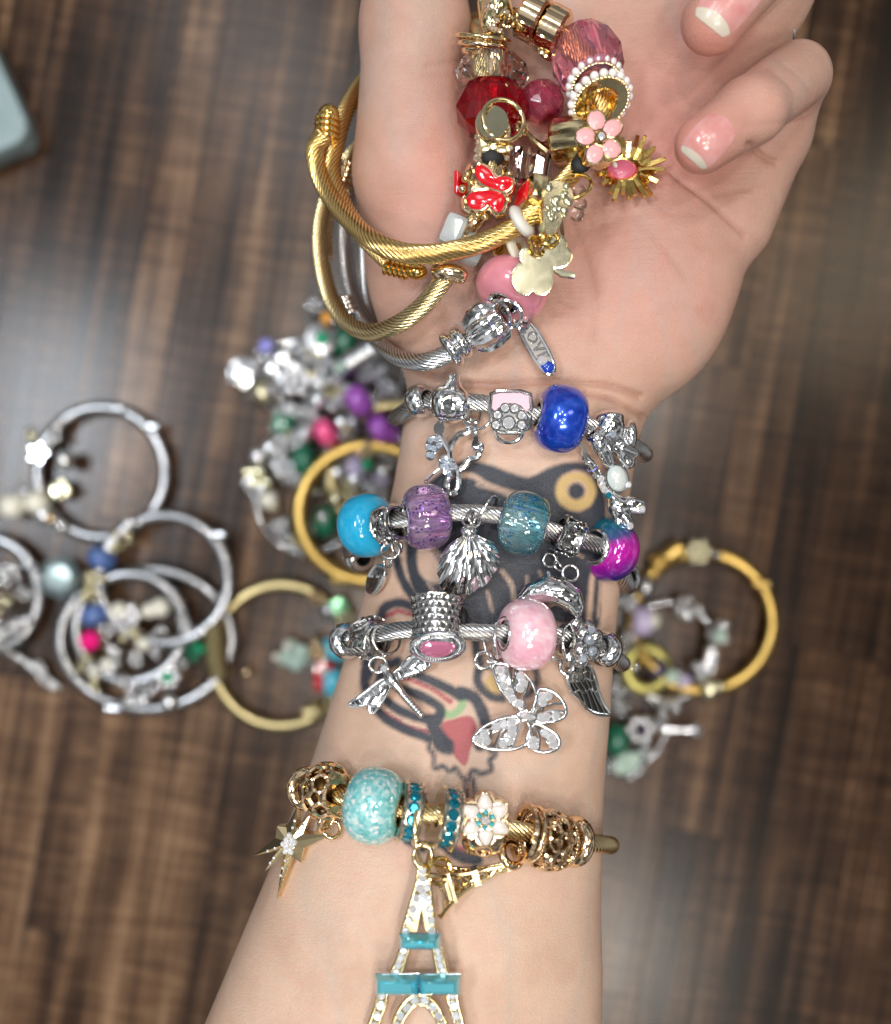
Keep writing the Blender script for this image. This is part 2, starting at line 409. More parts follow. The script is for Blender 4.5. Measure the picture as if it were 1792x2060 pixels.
# soft blended shapes -------------------------------------------------------
def surf_nets(F, o, h):
    S = F < 0; nx, ny, nz = F.shape
    cnt = np.zeros((nx - 1, ny - 1, nz - 1), np.int8)
    for i in (0, 1):
        for j in (0, 1):
            for k in (0, 1): cnt += S[i:nx - 1 + i, j:ny - 1 + j, k:nz - 1 + k]
    act = (cnt > 0) & (cnt < 8); idx = -np.ones(act.shape, np.int64); I = np.argwhere(act); idx[act] = np.arange(len(I))
    acc = np.zeros((len(I), 3)); num = np.zeros(len(I))
    cor = [(i, j, k) for i in (0, 1) for j in (0, 1) for k in (0, 1)]
    for a in cor:
        for ax in range(3):
            if a[ax]: continue
            b = list(a); b[ax] = 1
            fa = F[I[:, 0] + a[0], I[:, 1] + a[1], I[:, 2] + a[2]]; fb = F[I[:, 0] + b[0], I[:, 1] + b[1], I[:, 2] + b[2]]
            m = (fa < 0) != (fb < 0); t = np.where(m, fa / np.where(m, fa - fb, 1), 0)
            p = np.array(a, float)[None] + 0 * acc; p[:, ax] += t
            acc += p * m[:, None]; num += m
    vs = (I + acc / num[:, None]) * h + o
    fs = []
    for ax in range(3):
        u, v_ = (ax + 1) % 3, (ax + 2) % 3
        sl0 = [slice(None)] * 3; sl1 = [slice(None)] * 3; sl0[ax] = slice(0, -1); sl1[ax] = slice(1, None)
        for q in (u, v_): sl0[q] = slice(1, -1); sl1[q] = slice(1, -1)
        A = S[tuple(sl0)]; Bq = S[tuple(sl1)]; E = np.argwhere(A != Bq)
        if not len(E): continue
        fl = A[E[:, 0], E[:, 1], E[:, 2]]
        base = E.copy(); base[:, u] += 1; base[:, v_] += 1
        def cell(du, dv):
            c = base.copy(); c[:, u] -= du; c[:, v_] -= dv; return idx[c[:, 0], c[:, 1], c[:, 2]]
        q = np.stack([cell(1, 1), cell(0, 1), cell(0, 0), cell(1, 0)], 1)
        q[~fl] = q[~fl][:, ::-1]; fs.append(q)
    fs = np.concatenate(fs); fs = fs[(fs >= 0).all(1)]
    return vs, fs
def smin(a, b, k):
    h = np.maximum(k - np.abs(a - b), 0) / k; return np.minimum(a, b) - h * h * k * .25
def s_ell(P, c, r, R=None):
    q = P - np.array(c)
    if R is not None: q = q @ np.array(R)
    r = np.array(r); k0 = np.linalg.norm(q / r, axis=-1); k1 = np.linalg.norm(q / (r * r), axis=-1) + 1e-9
    return k0 * (k0 - 1) / k1
def s_cap(P, a, b, ra, rb):
    a = np.array(a); b = np.array(b); pa = P - a; ba = b - a; h = np.clip((pa @ ba) / (ba @ ba), 0, 1)
    return np.linalg.norm(pa - h[..., None] * ba, axis=-1) - (ra + (rb - ra) * h)
def blob(b, prims, h=.05, k=.12):
    """prims: ('e',c,r,[R]) or ('c',a,b,ra,rb) in cm, smoothly joined, added to builder b"""
    pts = []
    for p in prims:
        if p[0] == 'e': m_ = max(p[2]); pts += [np.array(p[1]) - m_, np.array(p[1]) + m_]
        else: m_ = max(p[3], p[4]); pts += [np.array(p[1]) - m_, np.array(p[1]) + m_, np.array(p[2]) - m_, np.array(p[2]) + m_]
    lo = np.min(pts, 0) - 3 * h; hi = np.max(pts, 0) + 3 * h
    G = np.stack(np.meshgrid(*[np.arange(lo[i], hi[i], h) for i in range(3)], indexing='ij'), -1)
    F = None
    for p in prims:
        d = s_ell(G, p[1], p[2], p[3] if len(p) > 3 else None) if p[0] == 'e' else s_cap(G, *p[1:])
        F = d if F is None else smin(F, d, k)
    vs, fs = surf_nets(F, lo, h)
    return b.add([tuple(v) for v in vs], [tuple(int(i) for i in f) for f in fs])
# ------------------------------------------------------------------ table
GA = math.atan(.175)      # the boards lean to the right going up
def plank_build(nt, p):
    co = coords(nt); oi = nd(nt, 'ShaderNodeObjectInfo')
    r = oi.outputs['Random']
    off = nd(nt, 'ShaderNodeCombineXYZ'); lk(nt, math_(nt, 'MULTIPLY', r, 3.0), off.inputs[0]); lk(nt, math_(nt, 'MULTIPLY', r, 7.0), off.inputs[1])
    ad = nd(nt, 'ShaderNodeVectorMath', operation='ADD'); lk(nt, co, ad.inputs[0]); lk(nt, off.outputs[0], ad.inputs[1])
    def str_(sx, sy, det, ro):
        mp = nd(nt, 'ShaderNodeMapping'); mp.inputs['Scale'].default_value = (sx, sy, 1); lk(nt, ad.outputs[0], mp.inputs['Vector'])
        n = nd(nt, 'ShaderNodeTexNoise'); n.inputs['Scale'].default_value = 1; n.inputs['Detail'].default_value = det; n.inputs['Roughness'].default_value = ro
        lk(nt, mp.outputs[0], n.inputs['Vector']); return n.outputs[0]
    g1 = str_(120, 2.6, 4, .6); g2 = str_(330, 8, 4, .6); cr = str_(30, 260, 3, .6); bl = str_(60, 20, 3, .5)
    t = math_(nt, 'ADD', math_(nt, 'MULTIPLY', g1, .9), math_(nt, 'MULTIPLY', g2, .55))
    t = math_(nt, 'ADD', t, math_(nt, 'MULTIPLY', cr, .42)); t = math_(nt, 'ADD', t, math_(nt, 'MULTIPLY', bl, .40))
    t = math_(nt, 'ADD', math_(nt, 'MULTIPLY_ADD', t, 1.6, -1.46), math_(nt, 'MULTIPLY_ADD', r, .46, -.17))
    lk(nt, ramp(nt, t, [(.08, (.010, .0045, .002)), (.40, (.045, .021, .010)), (.62, (.118, .062, .031)), (.92, (.26, .155, .086))]), p.inputs['Base Color'])
    lk(nt, math_(nt, 'MULTIPLY_ADD', g2, .14, .16), p.inputs['Roughness']); p.inputs['Specular IOR Level'].default_value = .42
    bump(nt, p, g2, .15, .0002)
WOOD = mat('dark_wood', (.08, .05, .03), 0, .35, build=plank_build)
WOODB = mat('table_core', (.03, .018, .012), 0, .5)
tb = B(); tb.box(Matrix.Translation((0, 0, -1.3)) @ Matrix.Rotation(-GA, 4, 'Z'), 96, 96, 2.0, .1)
table = tb.out('tabletop', WOODB, None); tag(table, kind='structure')
ca, sa = math.cos(-GA), math.sin(-GA)
x = -45.0; row = 0
while x < 45:
    wd = rnd.choice([1.6, 2.1, 2.6, 3.2, 4.0, 5.0]); y = -46 - rnd.uniform(0, 10)
    while y < 46:
        ln = rnd.uniform(16, 34); y1 = min(y + ln, 46); y0 = max(y, -46)
        if y1 > y0 + 1 and abs((y0 + y1) / 2) < 45 + ln:
            cx, cy = x + wd / 2, (y0 + y1) / 2
            pb = B(); pb.box(Matrix(), wd - .012, (y1 - y0) - .012, .29, .01)
            me_o = pb.out('plank', WOOD, table, smooth=False)
            me_o.location = V((cx * ca - cy * sa, cx * sa + cy * ca, -.145)) * U; me_o.rotation_euler.z = -GA
            # the mesh is centred on its own board
        y += ln
    x += wd
# pale tray corner at the upper left
TRAY = mat('pale_blue_grey_plastic', (.40, .50, .52), 0, .35, coat=.2, build=lambda nt, p: (lk(nt, ramp(nt, noise(nt, 60, 4).outputs[0], [(.3, (.19, .27, .29)), (.7, (.26, .34, .35))]), p.inputs['Base Color'])))
tr = thing('box', W(-150, 150, 0.1), 'pale blue grey rounded box corner lying on the wood, upper left', 'box')
def rrect(w_, h_, r, n=6):
    o = []
    for (sx, sy, a0) in ((1, 1, 0), (-1, 1, 90), (-1, -1, 180), (1, -1, 270)):
        for i in range(n + 1):
            a = math.radians(a0 + 90 * i / n); o.append((sx * (w_ - r) + r * math.cos(a), sy * (h_ - r) + r * math.sin(a)))
    return o
def slab(b, mx, out, zs):
    rows = [[mx @ V((x * q, y * q, z)) for x, y in out] for q, z in zs]; o = len(b.v); n = len(out); b.grid(rows, False, True)
    b.f.append(tuple(range(o, o + n))[::-1]); b.f.append(tuple(range(o + (len(zs) - 1) * n, o + len(zs) * n)))
tm = Matrix.Translation(W(-178, 140, 1.0)) @ Matrix.Rotation(math.radians(25), 4, 'Z')
b = B(); slab(b, tm, rrect(3.2, 4.4, .8), [(.97, -1.0), (1, -.85), (1, .1)]); b.out('base', TRAY, tr)
b = B(); slab(b, tm, rrect(3.24, 4.44, .82), [(1, .13), (1, .35), (.985, .46), (.95, .5)]); b.out('lid', TRAY, tr)

# ------------------------------------------------------------------ hand and forearm
ROWS = [  # photo y, left, right, centre height, half thickness
 (2400, 270, 1215, 15.9, 3.3), (2060, 412, 1208, 15.6, 3.1), (1850, 500, 1206, 15.4, 2.9), (1700, 563, 1206, 15.2, 2.75), (1540, 625, 1213, 15.0, 2.6),
 (1330, 692, 1228, 14.8, 2.35), (1170, 742, 1244, 14.6, 2.2), (1000, 788, 1263, 14.5, 2.05), (880, 808, 1283, 14.5, 1.95), (810, 818, 1312, 14.5, 1.9), (740, 822, 1378, 14.55, 1.8),
 (660, 818, 1418, 14.6, 1.7), (560, 812, 1466, 14.6, 1.6), (470, 830, 1500, 14.6, 1.5), (380, 880, 1530, 14.6, 1.4), (250, 960, 1535, 14.6, 1.3), (100, 1015, 1530, 14.7, 1.2), (-100, 1030, 1530, 14.9, 1.15), (-400, 1040, 1530, 15.2, 1.1)]
_t = []
for py, l, r, cz, bb in ROWS:
    a_ = W(l, py, cz); b_ = W(r, py, cz); _t.append((a_.y, (a_.x + b_.x) / 2, (b_.x - a_.x) / 2, cz, bb))
_t.sort(); _t = np.array(_t); _ys = np.linspace(_t[0, 0], _t[-1, 0], 400)
_tt = np.stack([np.interp(_ys, _t[:, 0], _t[:, i]) for i in range(5)], 1)
_ker = np.hanning(25); _ker /= _ker.sum()
for i in range(1, 5): _tt[:, i] = np.convolve(np.pad(_tt[:, i], 12, 'edge'), _ker, 'valid')
def arm_at(y): return [float(np.interp(y, _ys, _tt[:, i])) for i in range(1, 5)]
def w3(px, py, z): return tuple(W(px, py, z))
PINKY = [(1478, 440, 14.9, .95), (1560, 260, 15.4, .85), (1600, 152, 16.6, .77), (1588, 150, 17.1, .74)]
def body_sdf(P):
    y = P[..., 1]; cx, a, cz, bb = [np.interp(y, _ys, _tt[:, i]) for i in range(1, 5)]
    p_ = 2.35; q = ((np.abs(P[..., 0] - cx) / a) ** p_ + (np.abs(P[..., 2] - cz) / bb) ** p_) ** (1 / p_)
    f = (q - 1) * np.minimum(a, bb)
    # palm hollow is carved a little, the two pads are raised
    f = smin(f, s_ell(P, w3(868, 480, 15.1), (1.55, 2.9, 1.45)), 1.0)
    f = smin(f, s_ell(P, w3(1318, 530, 15.0), (1.75, 2.9, 1.45)), 1.0)
    f = smin(f, s_ell(P, w3(1360, 200, 15.0), (1.9, 1.6, 1.35)), 1.0)
    hol = s_ell(P, w3(1120, 300, 17.3), (1.8, 3.0, 1.3)); f = -smin(-f, hol, .9)
    # thumb
    f = smin(f, s_cap(P, w3(822, 330, 15.4), w3(833, 60, 15.6), 1.32, 1.22), .9)
    f = smin(f, s_cap(P, w3(833, 60, 15.6), w3(840, -220, 16.0), 1.22, 1.1), .4)
    # little finger: near bone rises, then folds back over the palm
    g = s_cap(P, w3(1470, 440, 14.9), w3(1555, 270, 15.3), .95, .86)
    g = smin(g, s_cap(P, w3(1555, 270, 15.3), w3(1600, 155, 16.3), .84, .76), .3)
    f = smin(f, g, .6)
    g2 = s_cap(P, w3(1602, 152, 16.5), w3(1510, 222, 18.1), .78, .70)
    g2 = smin(g2, s_cap(P, w3(1510, 222, 18.1), w3(1414, 292, 18.5), .71, .60), .25)
    f = smin(f, g2, .16)
    # ring finger
    r1 = s_cap(P, w3(1440, 230, 14.8), w3(1558, 0, 15.5), .9, .78); r1 = smin(r1, s_cap(P, w3(1558, 0, 15.5), w3(1660, -190, 17.0), .78, .78), .3)
    f = smin(f, r1, .5)
    r2 = s_cap(P, w3(1433, 46, 18.6), w3(1545, -95, 18.5), .66, .80); r2 = smin(r2, s_cap(P, w3(1545, -95, 18.5), w3(1660, -190, 17.2), .80, .80), .3)
    f = smin(f, r2, .16)
    return f
h_ = .13
lo = np.array([-9.2, -16.2, 10.6]); hi = np.array([11.5, 15.5, 20.6])
G = [np.arange(lo[i], hi[i], h_) for i in range(3)]
Fv = np.empty([len(g) for g in G])
for i0 in range(0, len(G[0]), 20):
    Fv[i0:i0 + 20] = body_sdf(np.stack(np.meshgrid(G[0][i0:i0 + 20], G[1], G[2], indexing='ij'), -1))
Fv[:, :1] = 1; Fv[:, -1:] = 1; Fv[:1] = 1; Fv[-1:] = 1; Fv[:, :, :1] = 1
vs, fs = surf_nets(Fv, lo, h_)
me = bpy.data.meshes.new('arm'); me.from_pydata(vs.tolist(), [], fs.tolist())
bm = bmesh.new(); bm.from_mesh(me); bmesh.ops.subdivide_edges(bm, edges=bm.edges[:], cuts=1, use_grid_fill=True)
bm.to_mesh(me); bm.free()
n = len(me.vertices); co = np.empty(n * 3); me.vertices.foreach_get('co', co); P = co.reshape(-1, 3)
def grad(P, e=.01):
    g = np.stack([body_sdf(P + d) - body_sdf(P - d) for d in np.eye(3) * e], 1) / (2 * e); return g
inn = (P[:, 1] > lo[1] + .3) & (P[:, 1] < hi[1] - .3)
for _ in range(3):
    g = grad(P); f = body_sdf(P); l2 = (g * g).sum(1) + 1e-6; st = np.clip(f / l2, -.1, .1); P[inn] -= (g * st[:, None])[inn]
g = grad(P); N = g / (np.linalg.norm(g, axis=1)[:, None] + 1e-9)
kz = K0 * (CAMH - P[:, 2]); X = P[:, 0] / kz + 896; Y = 1030 - P[:, 1] / kz
up = np.clip(N[:, 2] * 3, 0, 1)
def seg_d(pts, w=None):
    d = np.full(len(X), 1e9)
    for (x0, y0), (x1, y1) in zip(pts, pts[1:]):
        vx, vy = x1 - x0, y1 - y0; L = vx * vx + vy * vy + 1e-9; t = np.clip(((X - x0) * vx + (Y - y0) * vy) / L, 0, 1)
        d = np.minimum(d, np.hypot(X - x0 - t * vx, Y - y0 - t * vy))
    return d
def sm2(pts, n=6): return [(p.x, p.y) for p in crom([V((x, y, 0)) for x, y in pts], n)]
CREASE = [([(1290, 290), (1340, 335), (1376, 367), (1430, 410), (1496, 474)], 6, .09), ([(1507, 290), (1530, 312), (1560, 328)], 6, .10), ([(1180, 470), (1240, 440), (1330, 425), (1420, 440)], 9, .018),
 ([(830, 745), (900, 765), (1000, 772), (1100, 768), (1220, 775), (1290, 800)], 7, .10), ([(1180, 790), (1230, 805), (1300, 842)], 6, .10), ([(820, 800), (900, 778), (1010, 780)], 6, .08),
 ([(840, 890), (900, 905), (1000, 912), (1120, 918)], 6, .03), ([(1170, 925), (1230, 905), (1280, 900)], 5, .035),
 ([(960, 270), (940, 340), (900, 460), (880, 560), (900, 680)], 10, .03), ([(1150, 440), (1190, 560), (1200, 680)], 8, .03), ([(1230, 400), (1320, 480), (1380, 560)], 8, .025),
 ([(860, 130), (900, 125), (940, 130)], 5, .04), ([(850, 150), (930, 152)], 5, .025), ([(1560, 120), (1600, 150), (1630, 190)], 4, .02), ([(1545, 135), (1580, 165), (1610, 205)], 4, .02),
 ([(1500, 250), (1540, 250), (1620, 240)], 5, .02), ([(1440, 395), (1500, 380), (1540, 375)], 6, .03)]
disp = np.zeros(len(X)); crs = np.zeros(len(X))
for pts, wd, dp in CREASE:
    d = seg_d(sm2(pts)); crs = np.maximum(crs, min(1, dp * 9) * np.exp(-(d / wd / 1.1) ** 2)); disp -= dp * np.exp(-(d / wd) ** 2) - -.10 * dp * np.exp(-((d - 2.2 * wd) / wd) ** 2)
rs = np.random.RandomState(3)
for _ in range(26):
    kx, ky = rs.normal(0, 1.1, 2); ph = rs.rand() * 6; disp += .006 * np.sin(kx * P[:, 0] + ky * P[:, 1] + .8 * P[:, 2] + ph)
P += N * (disp * up)[:, None]
# ---- tattoo, laid out as signed distances on the skin (photo units), coloured by the skin material
def poly_in(pts):
    pts = sm2(pts + [pts[0]], 5)
    inside = np.zeros(len(X), bool)
    for (x0, y0), (x1, y1) in zip(pts, pts[1:] + pts[:1]):
        c = ((y0 > Y) != (y1 > Y)) & (X < (x1 - x0) * (Y - y0) / (y1 - y0 + 1e-9) + x0); inside ^= c
    d = seg_d(pts + [pts[0]]); return np.where(inside, -d, d)
ink = np.full(len(X), 99.0)
def stroke(pts, w, s=True):
    global ink
    ink = np.minimum(ink, seg_d(sm2(pts) if s else pts) - w)
def cut(d):
    global ink
    ink = np.maximum(ink, -d)
ink = np.minimum(ink, poly_in([(918, 930), (945, 924), (1000, 940), (1060, 960), (1105, 940), (1150, 932), (1190, 962), (1220, 1010), (1212, 1100), (1206, 1190), (1198, 1268), (1120, 1252), (1040, 1258), (960, 1262), (890, 1262), (845, 1215), (815, 1130), (830, 1010), (880, 955)]))
for pts, w in [([(905, 955), (950, 957), (985, 978), (1060, 1000)], 4), ([(960, 975), (1010, 990), (1040, 1010)], 2), ([(1010, 1150), (1030, 1180), (1035, 1230)], 2.5), ([(1060, 1160), (1062, 1230)], 1.6), ([(960, 1165), (930, 1200), (915, 1240)], 2), ([(1120, 1170), (1140, 1225)], 2),
               ([(860, 1090), (900, 1140), (890, 1180)], 2), ([(1190, 1160), (1183, 1255)], 4), ([(1208, 1150), (1203, 1240)], 2), ([(1040, 1010), (1100, 1080), (1170, 1120)], 1.5), ([(850, 1150), (880, 1200), (930, 1225)], 1.5), ([(980, 1190), (990, 1230)], 1.5), ([(1085, 1150), (1100, 1200)], 1.2)]:
    cut(seg_d(sm2(pts)) - w * 1.3)
cut(poly_in([(840, 1100), (862, 1100), (900, 1165), (860, 1170), (840, 1140)]))
eye = np.hypot((X - 1158) / 1.0, (Y - 988) / 1.0)
cut(eye - 44); ink = np.minimum(ink, eye - 17); ink = np.minimum(ink, np.abs(eye - 50) - 9)
yel = np.maximum(np.hypot((X - 1156) / 1.08, (Y - 990) / .90) - 43, 21 - np.hypot(X - 1160, (Y - 985) / .8))
S1 = [(795, 1125), (808, 1165), (830, 1200)], [(763, 1240), (770, 1222), (800, 1212), (835, 1225), (850, 1250)], [(737, 1325), (735, 1380), (752, 1420), (790, 1455), (862, 1486)], \
     [(800, 1330), (770, 1345), (765, 1390), (790, 1420), (830, 1440), (868, 1448)], [(806, 1345), (850, 1362), (900, 1385), (925, 1400)], [(806, 1385), (850, 1402), (885, 1425), (880, 1450)]
for s in S1: stroke(s, 10)
stroke([(868, 1450), (878, 1475), (900, 1500)], 14); stroke([(955, 1400), (975, 1440), (975, 1485)], 10); stroke([(925, 1392), (955, 1405), (972, 1440), (978, 1470), (965, 1500)], 12); stroke([(880, 1440), (872, 1465), (880, 1500), (905, 1510)], 9); stroke([(962, 1480), (990, 1510)], 7)
stroke([(868, 1485), (862, 1505), (872, 1520), (873, 1545), (890, 1542), (905, 1552), (915, 1545), (928, 1562), (942, 1570), (950, 1550), (970, 1556), (988, 1548), (985, 1530), (996, 1518), (990, 1500)], 5)
stroke([(935, 1570), (938, 1600), (930, 1660)], 5); stroke([(951, 1568), (955, 1600), (960, 1650)], 5); stroke([(885, 1690), (920, 1720), (960, 1730)], 12); stroke([(820, 1690), (850, 1705)], 10)
stroke([(957, 1255), (957, 1300), (965, 1335), (960, 1370), (985, 1400), (1010, 1405)], 9); stroke([(1075, 1340), (1080, 1370), (1060, 1400)], 7); stroke([(740, 1300), (745, 1330), (738, 1360)], 11)
red = np.minimum.reduce([poly_in([(884, 1458), (905, 1448), (945, 1440), (960, 1466), (948, 1505), (938, 1537), (926, 1535), (905, 1510), (888, 1485)]), seg_d([(775, 1436), (815, 1462), (862, 1474)]) - 5, seg_d(sm2([(812, 1362), (866, 1384), (906, 1412)])) - 5,
                         seg_d([(768, 1240), (800, 1228), (830, 1236)]) - 5, seg_d([(943, 1572), (946, 1650)]) - 3, seg_d([(895, 1700), (940, 1712)]) - 7])
grn = seg_d(sm2([(890, 1432), (910, 1438), (928, 1422), (930, 1405)])) - 8
yel = np.minimum(yel, np.hypot((X - 992) / .8, (Y - 1378)) - 22)
ink = np.minimum(ink, np.where(np.abs(X - 960) < 400, 99, 99)); red = np.where(Y > 1180, red, 99)
for arr in ('ink', 'red', 'grn', 'yel'): globals()[arr] = np.where(up > .05, np.clip(globals()[arr], -40, 40), 40)
flush = np.zeros(len(X))       # warmer patches of skin: finger tips, pads of the palm
for (cx_, cy_, rr_, a_) in [(1400, 310, 90, .9), (1440, 60, 90, 1.0), (840, 480, 130, .35), (1340, 620, 160, .35), (900, 200, 110, .45), (1180, 500, 260, .35), (1560, 220, 90, .3), (820, 900, 90, .15), (1330, 200, 140, .6), (880, 330, 90, .4)]:
    flush += a_ * np.exp(-((X - cx_) ** 2 + (Y - cy_) ** 2) / rr_ ** 2)
hand_t = np.clip((900 - Y) / 300, 0, 1)
arm_root = thing('person', (0, 0, 10.7), 'bare tattooed forearm and open left hand wearing four charm bracelets, more bangles round the thumb', 'person')
R0 = np.array(ROOT[arm_root])
me.vertices.foreach_set('co', ((P - R0) * U).ravel()); me.update()
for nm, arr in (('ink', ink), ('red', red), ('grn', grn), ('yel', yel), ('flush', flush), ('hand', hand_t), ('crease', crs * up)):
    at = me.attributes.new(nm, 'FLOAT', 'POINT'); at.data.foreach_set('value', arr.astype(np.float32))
me.polygons.foreach_set('use_smooth', [True] * len(me.polygons))
BV = BVHTree.FromPolygons([V(p) for p in P.tolist()], [tuple(p.vertices) for p in me.polygons])
def skin_build(nt, p):
    def at(nm): a = nd(nt, 'ShaderNodeAttribute'); a.attribute_name = nm; return a.outputs['Fac']
    co = coords(nt)
    def mask(nm, soft=4.5, off=0.0):
        d = math_(nt, 'ADD', at(nm), math_(nt, 'MULTIPLY_ADD', noise(nt, 300, 4, .7).outputs[0], 6, -3 + off))
        mr = nd(nt, 'ShaderNodeMapRange', interpolation_type='SMOOTHSTEP'); mr.inputs[1].default_value = soft; mr.inputs[2].default_value = -soft; lk(nt, d, mr.inputs[0]); return mr.outputs[0]
    n1 = noise(nt, 55, 5, .6); n2 = noise(nt, 260, 4, .6); n3 = noise(nt, 1400, 3, .5)
    base = ramp(nt, n1.outputs[0], [(.30, (.55, .37, .27)), (.55, (.63, .445, .335)), (.75, (.60, .395, .305))])
    palm = ramp(nt, n1.outputs[0], [(.30, (.42, .25, .19)), (.6, (.51, .33, .26)), (.8, (.43, .225, .18))])  # palm skin is redder, and darkened for the shade over the hand
    c = mixc(nt, at('hand'), base, palm)
    c = mixc(nt, math_(nt, 'MULTIPLY', at('flush'), .55), c, (.62, .22, .18))
    c = mixc(nt, math_(nt, 'MULTIPLY', math_(nt, 'SUBTRACT', n2.outputs[0], .35), .5), c, (.60, .30, .22))
    c = mixc(nt, math_(nt, 'MULTIPLY', ramp(nt, n3.outputs[0], [(.62, (0, 0, 0)), (.78, (1, 1, 1))]), .12), c, (.40, .17, .10))
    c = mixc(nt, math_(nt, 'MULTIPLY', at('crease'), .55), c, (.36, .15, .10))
    # faint blue veins under the forearm skin
    mp = nd(nt, 'ShaderNodeMapping'); mp.inputs['Scale'].default_value = (26, 7, 10); mp.inputs['Rotation'].default_value = (0, 0, .2); lk(nt, co, mp.inputs['Vector'])
    vn = nd(nt, 'ShaderNodeTexNoise'); vn.inputs['Scale'].default_value = 1.6; vn.inputs['Detail'].default_value = 1.5; vn.inputs['Distortion'].default_value = .6; lk(nt, mp.outputs[0], vn.inputs['Vector'])
    vv = ramp(nt, vn.outputs[0], [(.46, (0, 0, 0)), (.50, (1, 1, 1)), (.54, (0, 0, 0))])
    c = mixc(nt, math_(nt, 'MULTIPLY', vv, .16), c, (.30, .36, .36))
    fade = math_(nt, 'MULTIPLY_ADD', n2.outputs[0], .25, .70)
    c = mixc(nt, math_(nt, 'MULTIPLY', mask('yel'), .55), c, (.52, .36, .05))
    c = mixc(nt, math_(nt, 'MULTIPLY', mask('red'), .82), c, (.36, .03, .06))
    c = mixc(nt, math_(nt, 'MULTIPLY', mask('grn'), .75), c, (.17, .40, .17))
    c = mixc(nt, math_(nt, 'MULTIPLY', mask('ink', 6.5), math_(nt, 'MINIMUM', math_(nt, 'MULTIPLY_ADD', n1.outputs[0], .45, .78), .97)), c, (.024, .033, .050))
    lk(nt, c, p.inputs['Base Color'])
    lk(nt, math_(nt, 'MULTIPLY_ADD', n2.outputs[0], .2, .36), p.inputs['Roughness'])
    v = nd(nt, 'ShaderNodeTexVoronoi'); v.feature = 'DISTANCE_TO_EDGE'; v.inputs['Scale'].default_value = 1
    mp2 = nd(nt, 'ShaderNodeMapping'); mp2.inputs['Scale'].default_value = (1150, 1700, 1300); mp2.inputs['Rotation'].default_value = (0, 0, .5)
    ds = nd(nt, 'ShaderNodeVectorMath', operation='MULTIPLY_ADD'); nn = noise(nt, 300, 2); lk(nt, nn.outputs['Color'], ds.inputs[0]); ds.inputs[1].default_value = (.0012,) * 3; lk(nt, co, ds.inputs[2])
    lk(nt, ds.outputs[0], mp2.inputs['Vector']); lk(nt, mp2.outputs[0], v.inputs['Vector'])
    mp3 = nd(nt, 'ShaderNodeMapping'); mp3.inputs['Scale'].default_value = (90, 900, 200); mp3.inputs['Rotation'].default_value = (0, 0, -.12); lk(nt, ds.outputs[0], mp3.inputs['Vector'])
    wr = nd(nt, 'ShaderNodeTexNoise'); wr.inputs['Scale'].default_value = 1; wr.inputs['Detail'].default_value = 3; lk(nt, mp3.outputs[0], wr.inputs['Vector'])
    hgt = math_(nt, 'ADD', math_(nt, 'MULTIPLY', math_(nt, 'MINIMUM', v.outputs[0], .25), 1.2), math_(nt, 'MULTIPLY', wr.outputs[0], .8))
    hgt = math_(nt, 'ADD', hgt, math_(nt, 'MULTIPLY', n2.outputs[0], .8))
    bump(nt, p, hgt, .6, .00026)
SKIN = mat('skin', (.68, .43, .30), 0, .45, sss=.30, sssr=(1.0, .35, .2), spec=.45, build=skin_build)
me.materials.append(SKIN); me.name = 'hand_and_forearm'
body = bpy.data.objects.new('body', me); COL.objects.link(body); body.parent = arm_root
def hit(px, py):
    o = V((0, 0, CAMH)); d = (W(px, py, 0) - o).normalized(); r = BV.ray_cast(o, d)
    return (r[0], r[1]) if r[0] is not None else (None, None)
def zs(px, py, dflt=14.5):
    p, n_ = hit(px, py); return p.z if p else dflt
def on(px, py, h, tilt=.6, lean=(0, 0)):
    """a plane lying on the skin h cm above it, following the skin's slope in part"""
    p, n_ = hit(px, py)
    if p is None: return Pl(px, py, 14.6 + h, (lean[0], lean[1], 1))
    if n_.z < 0: n_ = -n_
    n_ = (V((0, 0, 1)) * (1 - tilt) + n_ * tilt); n_.x += lean[0]; n_.y += lean[1]
    return Pl(px, py, p.z + h, n_)
